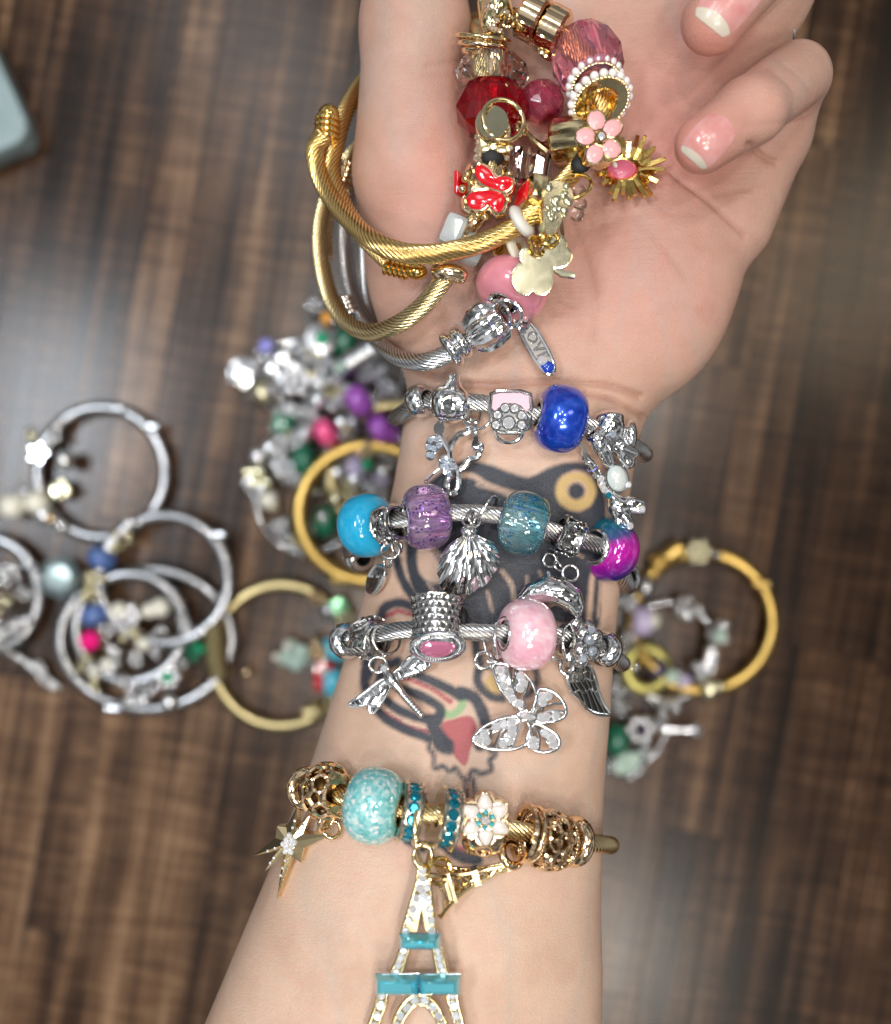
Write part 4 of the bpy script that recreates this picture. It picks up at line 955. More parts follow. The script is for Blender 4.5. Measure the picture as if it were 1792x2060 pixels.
# butterfly with stones
bf = on(1050, 1430, .35, .55)
wings = [[(992, 1337), (1012, 1335), (1040, 1344), (1065, 1368), (1078, 1392), (1076, 1415), (1064, 1435), (1045, 1425), (1027, 1412), (1009, 1390), (998, 1365)],
         [(1084, 1388), (1105, 1388), (1126, 1404), (1138, 1425), (1134, 1442), (1108, 1452), (1083, 1452), (1072, 1440), (1078, 1415)],
         [(1058, 1450), (1066, 1465), (1064, 1490), (1050, 1502), (1020, 1508), (985, 1506), (958, 1496), (952, 1486), (966, 1468), (992, 1452), (1022, 1442), (1045, 1442)],
         [(1076, 1456), (1098, 1464), (1118, 1478), (1125, 1492), (1120, 1506), (1100, 1513), (1078, 1510), (1062, 1500), (1062, 1480)]]
b = B()
for wg in wings: b.wire(bf, wg, .045, 0, True, 8, 4)
bars = [[(1020, 1338), (1028, 1370), (1036, 1400), (1052, 1425)], [(1035, 1345), (1033, 1368), (1040, 1392), (1048, 1385), (1052, 1375)], [(1063, 1372), (1058, 1392), (1052, 1405), (1060, 1425)], [(1072, 1440), (1088, 1422), (1112, 1416), (1132, 1415)], [(1078, 1445), (1098, 1432), (1118, 1430), (1138, 1432)], [(1084, 1398), (1094, 1415), (1090, 1430)],
        [(1045, 1446), (1020, 1455), (995, 1470), (985, 1490), (980, 1504)], [(1045, 1450), (1030, 1460), (1010, 1470), (1000, 1490), (995, 1505)], [(1050, 1452), (1040, 1475), (1030, 1506)], [(1066, 1462), (1072, 1480), (1066, 1500)], [(1078, 1460), (1085, 1485), (1083, 1511)], [(1082, 1462), (1100, 1490), (1112, 1508)], [(966, 1470), (990, 1466), (1010, 1462)]]
for q in bars: b.wire(bf, q, .032, 0, False, 6, 4)
b.tube([bf.pt(1000, 1330, .05), bf.pt(990, 1333, 0), bf.pt(980, 1330, 0)], .05, 8)
b.plate(bf, ell(1060, 1440, 22, 13, 12), -.03, .08, .02, .9)
# backing strips under the stones
for q in ([(1000, 1340), (1018, 1340), (1030, 1385), (1050, 1420), (1040, 1422), (1014, 1388)], [(1036, 1348), (1060, 1372), (1058, 1390), (1044, 1392), (1036, 1375)], [(1086, 1392), (1106, 1394), (1104, 1408), (1086, 1420), (1080, 1412)], [(1080, 1440), (1100, 1434), (1130, 1436), (1130, 1443), (1100, 1449), (1080, 1449)], [(1004, 1452), (1042, 1446), (1026, 1456), (990, 1466)], [(962, 1480), (985, 1470), (982, 1492), (972, 1500), (958, 1492)], [(1030, 1462), (1042, 1460), (1030, 1503), (1002, 1504), (1006, 1486)], [(1066, 1478), (1074, 1478), (1080, 1505), (1066, 1500)], [(1090, 1466), (1112, 1478), (1122, 1494), (1112, 1502), (1098, 1486)]): b.plate(bf, q, -.035, .015, .01, .96)
bo = b.out('butterfly_charm', SIL, r3, 'silver butterfly charm paved with clear stones', sharp=50)
stones_on(bo, bf, [(1005, 1348), (1010, 1364), (1014, 1378), (1024, 1392), (1030, 1406), (1043, 1415), (1047, 1360), (1052, 1374), (1046, 1384), (1092, 1401), (1102, 1400), (1091, 1412), (1098, 1441), (1118, 1440), (1088, 1443), (1012, 1456), (1029, 1451), (998, 1462), (974, 1479), (965, 1488), (978, 1490), (1028, 1475), (1024, 1490), (1012, 1496), (1030, 1464), (1072, 1490), (1073, 1500), (1096, 1474), (1108, 1484), (1112, 1496)], .11, .03)
ms = ell(1060, 1440, 18, 9, 12, 12); b = B(); rg = [[bf.pt(1060 + (x - 1060) * q, 1440 + (y - 1440) * q, h) for x, y in ms] for q, h in ((1, .07), (.8, .14), (.4, .18))]; b.grid(rg, False, True); b.f.append(tuple(range(24, 36))); b.out('oval_stone', STONE, bo, smooth=False)
# flower bead, ring, wing, stopper
fm = L3.at(1163, .05, 2); b = B()
for k in range(6):
    a = 2 * PI * k / 6 + .3
    for h in (-.17, .17): b.sph(fm @ V((.38 * math.cos(a), .38 * math.sin(a), h)), (.17, .19, .19), fm, 12, 8)
b.lathe([(.22, -.36), (.36, -.34), (.36, .34), (.22, .36)], 24, fm); fo = b.out('flower_bead', ASIL, r3, 'knobbly silver flower bead set with fiery crystals')
for k in range(3): stone(fo, fm @ V((.56, .05 + .22 * (k - 1), -.17 + .2 * (k % 2))), .11, fm.to_3x3() @ V((1, 0, 0)), ABST)
stone(fo, w3(1190, 1266, fm.translation.z + .5), .09, (0, 0, 1), ABST); stone(fo, w3(1188, 1290, fm.translation.z + .48), .08, (0, 0, 1), ABST)
jr(r3, 1145, 1290, fm.translation.z + .05, 36, .038, (.85, 0, .45), SIL, 1.0); jr(r3, 1118, 1305, fm.translation.z - .05, 28, .034, (.6, .5, .5), SIL)
stopper(r3, L3.at(1217, .0), .43, .46, SIL)
wp = on(1180, 1385, .35, .5); b = B()
b.torus(wp.pt(1138, 1341, .05), (.2, .2, 1), .16, .045, 22, 8); wo = [(1145, 1350), (1160, 1337), (1176, 1336), (1190, 1345), (1199, 1370), (1204, 1392), (1214, 1415), (1226, 1436), (1210, 1438), (1194, 1434), (1178, 1424), (1164, 1405), (1150, 1392), (1142, 1370)]
b.wire(wp, wo, .04, 0, True, 8, 4)
for q in ([(1160, 1345), (1156, 1370), (1170, 1395), (1180, 1425)], [(1168, 1340), (1166, 1368), (1180, 1392), (1192, 1432)], [(1177, 1340), (1176, 1362), (1188, 1390), (1206, 1436)], [(1186, 1348), (1188, 1370), (1197, 1395), (1216, 1434)], [(1150, 1350), (1148, 1368), (1160, 1392), (1168, 1408)]): b.wire(wp, q, .026, 0, False, 6, 4)
for q in ([(1144, 1372), (1158, 1366), (1168, 1372), (1178, 1364), (1188, 1370), (1198, 1364)], [(1154, 1393), (1166, 1388), (1176, 1394), (1186, 1386), (1196, 1392), (1204, 1388)], [(1146, 1356), (1160, 1352), (1170, 1354), (1182, 1350), (1192, 1354)]): b.wire(wp, q, .024, .0, False, 6, 3)
wgo = b.out('wing_charm', ASIL, r3, 'openwork silver angel wing charm'); b = B(); b.plate(wp, sp([(x * .97 + 1178 * .03, y * .97 + 1385 * .03) for x, y in wo], 3), -.045, -.03, .004, .99); b.out('wing_backing', mat('oxidised_silver', (.10, .095, .09), 1, .3), wgo)
b = B(); jr(r3, 1140, 1325, wp.z + .2, 14, .036, (.8, .3, .5), SIL)

# ---- fourth row: gold, aqua bead, tower charm
L4 = Loop(594, 1224, [(590, 1585), (625, 1585), (655, 1590), (700, 1604), (755, 1618), (825, 1630), (898, 1642), (975, 1655), (1055, 1674), (1100, 1683), (1155, 1692), (1200, 1697), (1226, 1700)], .50)
r4 = thing('charm_bracelet', L4.base, 'gold cable bracelet with aqua crackle bead and crystal tower charm, farthest up the forearm', 'bracelet', GW)
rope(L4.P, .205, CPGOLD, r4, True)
fm = L4.at(656, .05, 0); b = B(); filigree(b, fm, .60, .052, 2, .82); b.lathe([(.24, -.50), (.34, -.46), (.34, -.38), (.22, -.40)], 28, fm); b.lathe([(.24, .46), (.40, .42), (.44, .36), (.22, .38)], 28, fm)
fo = b.out('filigree_bead', RGOLD, r4, 'gold honeycomb openwork ball bead'); b = B(); b.sph(fm.translation, (.42, .42, .34), fm); b.out('shade_core', mat('shadowed_gold', (.16, .09, .03), 1, .4), fo); stopper(r4, L4.at(617, .02), .50, .30, RGOLD)  # dark core added inside the ball so its openings read as shaded
zg = fm.translation.z; jr(r4, 688, 1600, zg + .0, 52, .045, (.80, .25, .5), PGOLD, .8); jr(r4, 657, 1650, zg + .1, 22, .045, (.7, -.3, .5), RGOLD, 1.1); jr(r4, 668, 1668, zg - .1, 17, .05, (.2, .4, .8), PGOLD, 1.0)
st = Pl(585, 1690, zs(620, 1690, 15.6) + .25, (-.25, .05, 1)); C0 = (583, 1693)
tips = [(598, 1621), (626, 1640), (655, 1672), (608, 1727), (557, 1809), (532, 1750), (509, 1722), (553, 1663)]
tips = [(598, 1621), (623, 1640), (664, 1680), (605, 1735), (557, 1809), (533, 1752), (509, 1722), (557, 1662)]
star = []
for i, t_ in enumerate(tips):
    n_ = tips[(i + 1) % 8]; star.append(t_); a1 = math.atan2(t_[1] - C0[1], t_[0] - C0[0]); a2 = math.atan2(n_[1] - C0[1], n_[0] - C0[0]); d_ = (a2 - a1) % (2 * PI); star.append((C0[0] + 30 * math.cos(a1 + d_ / 2), C0[1] + 30 * math.sin(a1 + d_ / 2)))
b = B(); ringz = [[st.pt(x, y, -.28) for x, y in star], [st.pt(x, y, 0) for x, y in star]]; b.grid(ringz, False, True); n_ = len(star); b.v += [st.pt(*C0, .09), st.pt(*C0, -.28)]
for i in range(n_): b.f += [(n_ + i, n_ + (i + 1) % n_, 2 * n_), ((i + 1) % n_, i, 2 * n_ + 1)]
so = b.out('star_charm', PGOLD, r4, 'thick gold eight pointed star charm with clear stones', smooth=False)
stones_on(so, st, [(583, 1693), (577, 1701), (590, 1700), (578, 1687), (590, 1687), (584, 1678), (572, 1696), (595, 1693), (583, 1708), (576, 1711), (588, 1712)], .065, .09)
stones_on(so, st, [(590, 1664), (594, 1650), (603, 1669), (612, 1660), (575, 1730), (570, 1745), (566, 1760), (552, 1725), (545, 1735), (555, 1705), (540, 1711)], .035, .05)
round_bead(r4, L4.at(753, .1, 0, 0, -6), .82, 1.18, .28, CRACK, PGOLD, 'aqua crackle glass bead')
def rondelle(px, label, pitch=-14, R=.62):
    mx = L4.at(px, .05, 2, -4, pitch); b = B()
    for h in (-.18, .18): b.lathe([(.24, h - .03), (R + .02, h - .04), (R + .06, h), (R + .02, h + .04), (.24, h + .03)], 44, mx)
    b.lathe([(R - .12, -.16), (R - .05, -.16), (R - .05, .16), (R - .12, .16)], 36, mx)
    o = b.out('rondelle_spacer', mat('silver_gold_flange', (.80, .74, .62), 1, .2) if 'silver_gold_flange' not in MATS else MATS['silver_gold_flange'], r4, label)
    for k in range(14):
        a = 2 * PI * k / 14; stone(o, mx @ V(((R - .07) * math.cos(a), (R - .07) * math.sin(a), 0)), .135, mx.to_3x3() @ V((math.cos(a), math.sin(a), 0)), TEAL, 'teal_stone', 0)
rondelle(825, 'teal stone rondelle spacer beside the aqua bead'); rondelle(899, 'teal stone rondelle spacer beside the white flower', -10)
b = B(); m_ = L4.at(851); b.torus(m_.translation + V((0, -.35, .15)), (.97, .1, .22), .62, .05, 40, 10, 1.15, (0, 1, 0)); b.out('jump_ring', PGOLD, r4)
# white flower on a gold barrel
bm_ = L4.at(975, -.1, 14); b = B(); b.lathe(bprof(.56, .9, .22, 14, 3), 10, bm_)
for k in range(10):
    a = 2 * PI * k / 10; b.torus(bm_ @ V((.55 * math.cos(a), .55 * math.sin(a), .0)), bm_.to_3x3() @ V((math.cos(a), math.sin(a), 0)), .17, .04, 16, 6)
b.sph(w3(948, 1705, bm_.translation.z + .1), .16); gb = b.out('flower_bead', RGOLD, r4, 'gold bead with white enamel flower and teal centre')
fp = Pl(976, 1648, bm_.translation.z + .62, (.02, .05, 1)); fl = []
for a in range(72):
    t = 2 * PI * a / 72; fl.append((976 + 52 * (.80 + .20 * abs(math.cos(3 * t)) ** .5) * math.cos(t + .5), 1648 + 55 * (.80 + .20 * abs(math.cos(3 * t)) ** .5) * math.sin(t + .5)))
b = B(); b.plate(fp, fl, -.3, .02, .04, .96); b.out('flower_base', RGOLD, gb)
for k in range(6):
    a = k * PI / 3 + .5; cx_, cy_ = 976 + 33 * math.cos(a), 1648 + 34 * math.sin(a)
    pe = ell(cx_, cy_, 18, 15.5, math.degrees(a), 18, w=lambda q: 1 + .10 * math.cos(3 * q)); b = B(); b.dome(fp, pe, .0, .09, 4); b.out('petal', EWHITE, gb)
    b = B(); b.wire(fp, pe, .022, .02, True, 6, 1); b.out('petal_rim', RGOLD, gb)
    dx, dy = 976 + 15 * math.cos(a + .1), 1648 + 15 * math.sin(a + .1); b = B(); b.dome(fp, ell(dx, dy, 6.2, 5.6, 0, 12), .05, .13, 3); b.out('teal_dot', ETEAL, gb)
for k in range(6):
    a = k * PI / 3; b = B(); b.sph(fp.pt(976 + 10 * math.cos(a), 1648 + 10 * math.sin(a), .12), .035, seg=8, k=5); b.out('claw', RGOLD, gb)
stone(gb, fp.pt(976, 1648, .1), .10, fp.n)
# gold ring, filigree heart bead, stopper
m_ = L4.at(1055, .05); b = B(); b.lathe([(.50, -.05), (.62, -.05), (.64, 0), (.62, .05), (.50, .05)], 40, m_); b.torus(m_ @ V((0, 0, .16)), m_.to_3x3() @ V((0, .1, 1)), .58, .05, 40, 10); b.out('ring_bead', RGOLD, r4, 'plain gold ring spacers')
jr(r4, 1028, 1718, zs(1028, 1718) + .35, 24, .10, (.6, .5, .6), RGOLD); 
fm = L4.at(1103, .08, 4); b = B(); filigree(b, fm, .62, .045, 2, .70)
for k in range(9):
    a = 2 * PI * k / 9
    for h in (-.18, .18):
        c = fm @ V((.58 * math.cos(a + h), .58 * math.sin(a + h), h)); nn = fm.to_3x3() @ V((math.cos(a + h), math.sin(a + h), 0)); q = axis_m(c, nn)
        b.tube(crom([q @ V(p) for p in ((0, -.15, 0), (.14, .02, 0), (.08, .12, 0), (0, .05, .02), (-.08, .12, 0), (-.14, .02, 0))], 3, True), .03, 6, True)
fo = b.out('filigree_bead', RGOLD, r4, 'rose gold openwork heart pattern bead'); b = B()
for k in range(40): a = 2 * PI * k / 40; b.sph(fm @ V((.50 * math.cos(a), .50 * math.sin(a), .42)), .045, seg=8, k=5); b.sph(fm @ V((.50 * math.cos(a), .50 * math.sin(a), -.42)), .045, seg=8, k=5)
b.out('beaded_rim', RGOLD, fo); b = B(); b.lathe([(.30, -.40), (.36, -.38), (.36, .38), (.30, .40)], 24, fm); b.out('shade_core', MATS['shadowed_gold'], fo)  # dark sleeve added under the openwork, shade put in as colour
stopper(r4, L4.at(1155, .02), .56, .44, RGOLD); 
# crystal tower charm: flat openwork with stones
tw = on(845, 1880, .55, .35); tw = Pl(845, 1880, zs(845, 1850) + .55, (-.05, .09, 1))
b = B(); b.torus(tw.pt(851, 1722, .0), (.15, .15, 1), .19, .06, 28, 10, 1.25)
def rail(pts, r=.045, h=0): b.wire(tw, pts, r, h, False, 8, 3)
rail([(843, 1740), (838, 1775), (828, 1812), (816, 1850), (806, 1880)]); rail([(862, 1740), (864, 1775), (868, 1812), (873, 1850), (877, 1880)])
rail([(806, 1908), (798, 1932), (786, 1955)], .05); rail([(822, 1908), (815, 1930), (806, 1958)], .05); rail([(872, 1908), (876, 1932), (882, 1958)], .05); rail([(888, 1908), (893, 1932), (900, 1958)], .05)
rail([(760, 1998), (755, 2025), (742, 2062), (735, 2085)], .05); rail([(778, 1998), (776, 2020), (765, 2045), (757, 2085)], .05); rail([(918, 1998), (922, 2025), (932, 2062), (938, 2085)], .05); rail([(900, 1998), (903, 2020), (912, 2045), (920, 2085)], .05)
rail([(788, 2085), (792, 2055), (806, 2025), (825, 2006), (843, 2001), (861, 2006), (880, 2025), (896, 2055), (900, 2085)], .05)
rail([(804, 2085), (806, 2062), (818, 2040), (832, 2024), (845, 2020), (858, 2024), (872, 2040), (884, 2062), (886, 2085)], .05)
rail([(848, 1830), (852, 1850), (855, 1868)], .02); rail([(836, 1830), (840, 1822), (850, 1822)], .03)
back = [[(843, 1738), (862, 1738), (868, 1812), (877, 1882), (858, 1882), (849, 1822), (836, 1882), (804, 1882), (826, 1812)], [(804, 1904), (822, 1904), (806, 1962), (784, 1962)], [(872, 1904), (890, 1904), (903, 1962), (880, 1962)], [(758, 1996), (780, 1996), (774, 2030), (758, 2088), (733, 2088), (750, 2040)], [(898, 1996), (921, 1996), (928, 2040), (942, 2088), (918, 2088), (905, 2030)],
        [(787, 2088), (790, 2055), (806, 2023), (826, 2003), (843, 1999), (861, 2003), (882, 2023), (898, 2055), (902, 2088), (886, 2088), (884, 2060), (872, 2038), (858, 2022), (845, 2018), (832, 2022), (817, 2038), (806, 2060), (803, 2088)]]
for q in back: b.plate(tw, q, -.06, .02, .01, .99)
to = b.out('tower_charm', PGOLD, r4, 'gold openwork tower charm with clear stones and aqua baguettes', sharp=50)
def srow(pts, r=.085):
    pp = sp(pts, 8, False); P3 = [tw.pt(x, y, .03) for x, y in pp]
    for p in resample(P3, r * 2.15): stone(to, p, r, tw.n)
stone(to, tw.pt(852, 1748, .03), .11, tw.n); stone(to, tw.pt(851, 1766, .03), .10, tw.n); srow([(844, 1785), (836, 1812), (826, 1840), (816, 1872)], .09); srow([(859, 1785), (861, 1812), (866, 1840), (869, 1872)], .09); stone(to, tw.pt(851, 1800, .03), .09, tw.n)
srow([(812, 1910), (803, 1935), (796, 1955)]); srow([(880, 1910), (885, 1935), (891, 1955)]); srow([(768, 2000), (764, 2030), (750, 2070), (745, 2085)], .10); srow([(910, 2000), (914, 2030), (926, 2070), (931, 2085)], .10)
srow([(796, 2085), (800, 2055), (815, 2030), (832, 2013), (845, 2009), (858, 2013), (874, 2030), (889, 2055), (893, 2085)], .095)
def baguette(x0, y0, x1, y1, lab=None):
    b = B(); m1, m2 = 9, 9
    def rc(i, h): return [tw.pt(x0 + i, y0 + i * .75, h), tw.pt(x1 - i, y0 + i * .75, h), tw.pt(x1 - i, y1 - i * 1.3, h), tw.pt(x0 + i, y1 - i * 1.3, h)]
    b.grid([rc(0, .02), rc(0, .08), rc(4, .24), rc(8, .33), rc(12, .37)], False, True); b.f.append((16, 17, 18, 19)); b.f.append((0, 1, 2, 3)); o = b.out('baguette_stone', AQUAG, to, smooth=False)
    b = B(); ym = (y0 + y1) / 2; b.grid([[tw.pt(x0, y0, .0), tw.pt(x1, y0, .0)], [tw.pt(x0 + 6, ym - 5, -.10), tw.pt(x1 - 6, ym - 5, -.10)], [tw.pt(x0 + 6, ym + 4, -.12), tw.pt(x1 - 6, ym + 4, -.12)], [tw.pt(x0, y1, .0), tw.pt(x1, y1, .0)]]); b.out('foil_back', SIL, o, smooth=False); b = B(); b.wire(tw, [(x0, y0), (x1, y0), (x1, y1), (x0, y1)], .035, .02, True, 6, 1); b.out('stone_rail', SIL, to)
baguette(804, 1877, 886, 1907); baguette(756, 1958, 842, 1998); baguette(844, 1958, 926, 1998)
# small solid tower lying behind it
zt = zs(930, 1750) + .3; A_ = W(1035, 1738, zt); D_ = W(872, 1788, zt + .05); b = B(); ax_ = (D_ - A_).normalized(); mx = axis_m(A_, ax_, (0, 0, 1)); Lt = (D_ - A_).length
def sq(h, r): return [mx @ V((sx * r, sy * r, h)) for sx, sy in ((1, 1), (-1, 1), (-1, -1), (1, -1))]
for sx, sy in ((1, 1), (-1, 1), (-1, -1), (1, -1)):
    b.tube([mx @ V((sx * r, sy * r, h * Lt)) for h, r in ((0, .04), (.25, .07), (.45, .11), (.65, .18), (.8, .27), (.93, .38), (1, .46))], [.03, .035, .04, .05, .055, .06, .07], 6)
for h, r in ((.06, .09), (.44, .17), (.48, .17), (.76, .32), (.81, .32)):
    b.grid([sq(h * Lt, r), sq(h * Lt + .07, r)], False, True); o_ = len(b.v); b.f += [(o_ - 8, o_ - 7, o_ - 6, o_ - 5), (o_ - 1, o_ - 2, o_ - 3, o_ - 4)]
for i in range(9):
    h0, h1 = i / 9 * .95, (i + 1) / 9 * .95; r0 = np.interp(h0, [0, .25, .45, .65, .8, .93, 1], [.04, .07, .11, .18, .27, .38, .46]); r1_ = np.interp(h1, [0, .25, .45, .65, .8, .93, 1], [.04, .07, .11, .18, .27, .38, .46]); q0, q1 = sq(h0 * Lt, r0), sq(h1 * Lt, r1_)
    for k in range(4): b.tube([q0[k], q1[(k + 1) % 4]], .022, 5); b.tube([q0[(k + 1) % 4], q1[k]], .022, 5)
b.out('small_tower_charm', PGOLD, r4, 'small solid gold lattice tower charm lying sideways'); b = B(); b.torus(W(884, 1752, zt + .35), (.4, .1, .9), .26, .05, 28, 8); b.out('jump_ring', GOLD, r4)
# ------------------------------------------------------------------ bangles held round the thumb
GH = 'bangles hooked round the thumb'
def zpath(pts, off=.3):
    P_ = crom([W(*p) for p in pts], 10); out = []
    for p in P_:
        q = proj(p); s_ = zs(q[0], q[1], None)
        out.append(p)
    return out
def fr(px, py, z, ax, up=(0, 1, 0)): return axis_m(W(px, py, z), ax, up)
def crystal(root, mx, R, L, m, label, seg=10, hole=.24, name='crystal_bead'):
    b = B(); rows = []
    pf = [(hole, -L / 2), (R * .62, -L * .48), (R * .9, -L * .26), (R, 0), (R * .9, L * .26), (R * .62, L * .48), (hole, L / 2)]
    for i in range(seg):
        row = []
        for k, (r, h) in enumerate(pf):
            a = 2 * PI * (i + (.5 if k % 2 else 0)) / seg; row.append(mx @ V((r * math.cos(a), r * math.sin(a), h)))
        rows.append(row)
    o = len(b.v); n = len(pf); b.v += [p for r in rows for p in r]
    for i in range(seg):
        for j in range(n - 1):
            a, c, d, e = o + i * n + j, o + i * n + j + 1, o + ((i + 1) % seg) * n + j + 1, o + ((i + 1) % seg) * n + j
            b.f += ([(a, c, e), (c, d, e)] if j % 2 == 0 else [(a, c, d), (a, d, e)])
        b.f.append((o + i * n + n - 1, o + i * n, o + ((i + 1) % seg) * n, o + ((i + 1) % seg) * n + n - 1))
    return b.out(name, m, root, label, smooth=False)
def coil(root, P_, R, n, m, name='coil_end'):
    b = B()
    for i in range(n):
        t = (i + .5) / n; p = P_[0].lerp(P_[1], t); b.torus(p, P_[1] - P_[0], R * .82, (P_[1] - P_[0]).length / n * .52, 24, 8)
    b.lathe([(R * .5, 0), (R * .85, 0), (R * .85, (P_[1] - P_[0]).length), (R * .5, (P_[1] - P_[0]).length)], 20, axis_m(P_[0], P_[1] - P_[0])); return b.out(name, m, root)
# --- yellow gold bangle with pink flower
g1 = thing('bangle', W(800, 400, 13.6), 'thick yellow gold twisted cable bangle with pink crystal, pearl ring, pink flower and clover charm', 'bangle', GH)
pA = [(652, 268, 16.0), (634, 300, 15.9), (640, 345, 15.9), (664, 395, 16.2), (705, 445, 16.9), (755, 487, 17.6), (810, 508, 17.75), (870, 511, 17.7), (930, 500, 17.6), (990, 480, 17.7), (1045, 450, 17.8), (1100, 402, 17.8), (1150, 350, 17.6), (1185, 300, 17.4), (1208, 240, 17.4), (1205, 180, 17.5), (1180, 120, 17.4), (1130, 72, 17.2), (1070, 42, 16.9), (1010, 36, 16.3), (950, 44, 15.0), (900, 60, 13.9), (830, 90, 13.6), (760, 135, 14.0), (722, 180, 14.6), (694, 228, 15.1), (676, 285, 15.4), (668, 345, 15.6), (690, 412, 16.1), (735, 478, 16.8), (785, 528, 17.1)]
rope(crom([W(*p) for p in pA], 8), .225, CGOLD, g1, ds=.045, strands=14)
coil(g1, (W(656, 284, 15.75), W(660, 236, 15.7)), .30, 4, GOLD); b = B(); b.sph(W(661, 232, 15.7), .26, axis_m((0, 0, 0), (.1, 1, 0))); b.out('end_cap', GOLD, g1)
coil(g1, (W(772, 533, 17.05), W(824, 546, 17.05)), .20, 5, GOLD); b = B(); b.sph(W(838, 546, 17.05), (.23, .20, .25), axis_m((0, 0, 0), (1, -.1, 0))); b.out('end_cap', GOLD, g1)
b = B(); b.lathe(bprof(.40, .26, .20, 12, 2), 32, fr(1049, 446, 17.85, (.72, .45, .35))); b.out('rubber_stopper', MILK, g1)
b = B(); b.lathe(bprof(.42, .20, .22, 12, 2), 32, fr(1042, 500, 17.4, (.8, .3, .6))); b.out('rubber_stopper', RUB, g1)
# gold barrel pair
for (x, y, lab) in ((1072, 34, 'polished gold ridged barrel bead'), (1112, 62, 'polished gold ridged barrel bead')):
    m_ = fr(x, y, 17.1, (.86, -.5, .1)); b = B(); b.lathe([(.2, -.26), (.50, -.26), (.56, -.2), (.56, .2), (.50, .26), (.2, .26)], 9, m_); b.box(m_ @ Matrix.Translation((.1, 0, 0)) @ Matrix.Rotation(0, 4, 'Z'), 1.02, .8, .40, .1); b.out('barrel_bead', RGOLD, g1, lab)
b = B(); mm = fr(1100, 104, 17.0, (.5, .5, .7)); b.torus(mm @ V((0, 0, 0)), (.5, .5, .7), .22, .07, 24, 8); b.out('jump_ring', PGOLD, g1)
crystal(g1, fr(1182, 122, 17.35, (.25, -.93, .2)), .82, 1.45, PINKC, 'large faceted pale pink crystal bead', 11)
for k, (x, y, z_, R_) in enumerate(((1197, 168, 17.55, .58), (1208, 203, 17.65, .66))):
    n_ = V((.22, -.80, .56)); m_ = fr(x, y, z_, n_); b = B(); b.lathe([(.30, -.09), (R_ - .08, -.09), (R_ - .04, 0), (R_ - .08, .09), (.30, .09)], 36, m_)
    for q in range(44): a = 2 * PI * q / 44; b.sph(m_ @ V(((R_ - .04) * math.cos(a), (R_ - .04) * math.sin(a), .08)), .04, seg=6, k=4)
    po = b.out('pearl_ring_spacer', PGOLD, g1, 'gold spacer ring edged with tiny white pearls')
    for q in range(20): a = 2 * PI * q / 20; inst(ball_mesh('pearl', PEARL), 'pearl', po, m_ @ V((R_ * math.cos(a), R_ * math.sin(a), -.02)), (0, 0, 1), .098)
    if k: b = B(); b.lathe([(.26, -.1), (.30, .12), (.36, .14), (.38, .10)], 30, m_); b.out('inner_sleeve', GOLD, po)
# pink flower bead
ff = Pl(1206, 276, 18.15, (.22, .05, 1)); m_ = axis_m(W(1150, 285, 17.45), (.90, .05, .42))
b = B(); b.lathe([(.22, -.38), (.50, -.38), (.54, -.30), (.54, .42), (.46, .48), (.22, .48)], 40, m_, True, lambda a: 1 + .05 * math.cos(12 * a)); fo = b.out('flower_bead', PGOLD, g1, 'gold fluted bead with pink enamel flower face')
out_ = [(1206 + 47 * (.90 + .13 * math.cos(5 * t)) * math.sin(t) * .93, 278 - 56 * (.90 + .13 * math.cos(5 * t)) * math.cos(t)) for t in (2 * PI * i / 60 for i in range(60))]
b = B(); b.plate(ff, out_, -.55, .02, .04, .96); b.out('flower_base', PGOLD, fo)
for k in range(5):
    a = 2 * PI * k / 5 - .25; cx_, cy_ = 1206 + 28 * math.sin(a), 278 - 34 * math.cos(a); pe = [(x, y) for x, y in ell(cx_, cy_, 23, 18, math.degrees(a) - 90, 20, w=lambda q: 1 - .18 * math.cos(q) ** 2 * (1 if math.cos(q) < 0 else 0) - .1 * (abs(math.sin(q)) < .2))]
    b = B(); b.dome(ff, pe, .01, .085, 4); b.out('petal', EPINK, fo)
    b = B(); b.wire(ff, pe, .025, .02, True, 6, 1); b.out('petal_rim', PGOLD, fo)
b = B(); b.torus(ff.pt(1206, 278, .1), ff.n, .10, .035, 18, 6); b.out('stone_setting', PGOLD, fo); stone(fo, ff.pt(1206, 278, .1), .10, ff.n)
b = B(); b.sph(W(1168, 331, 17.85), (.22, .2, .12)); b.out('cable_hole', DARK, fo)  # black ellipsoid painted in for the dark of the hole
# sun charm
sn = Pl(1262, 342, zs(1262, 342) + .30, (-.12, .25, 1)); b = B()
for k in range(30):
    a = 2 * PI * k / 30; rr = [78, 62, 72, 56, 80][k % 5]; ca_, sa_ = math.cos(a), math.sin(a)
    rr *= (1 if -2.2 < math.atan2(sa_, ca_) < 1.9 else .8); p0 = sn.pt(1258 + 32 * ca_, 345 + 20 * sa_, .05); p1 = sn.pt(1258 + rr * ca_ * .97, 345 + rr * sa_ * .88, .08 + .12 * (k % 2))
    b.tube([p0, p0.lerp(p1, .5), p1], [.05, .075, .065], 4); 
    if k % 2: b.sph(p1, .05, seg=6, k=4)
b.wire(sn, ell(1250, 345, 36, 23, -6), .07, .04, True, 6, 1); so = b.out('sun_charm', GOLD, g1, 'gold sunburst charm with pink enamel oval', smooth=False)
b = B(); b.dome(sn, ell(1247, 344, 33, 21, -6), .04, .16, 4); b.out('pink_oval', mat('rose_enamel', (.62, .13, .22), 0, .25, coat=.5), so)
b = B(); b.dome(sn, ell(1236, 338, 5, 8, -30, 10), .15, .2, 2); b.out('white_dot', EWHITE, so)
b = B(); b.torus(W(1146, 376, 17.9), (-.25, .45, .8), .47, .045, 40, 8, .8); b.out('jump_ring', GOLD, g1)
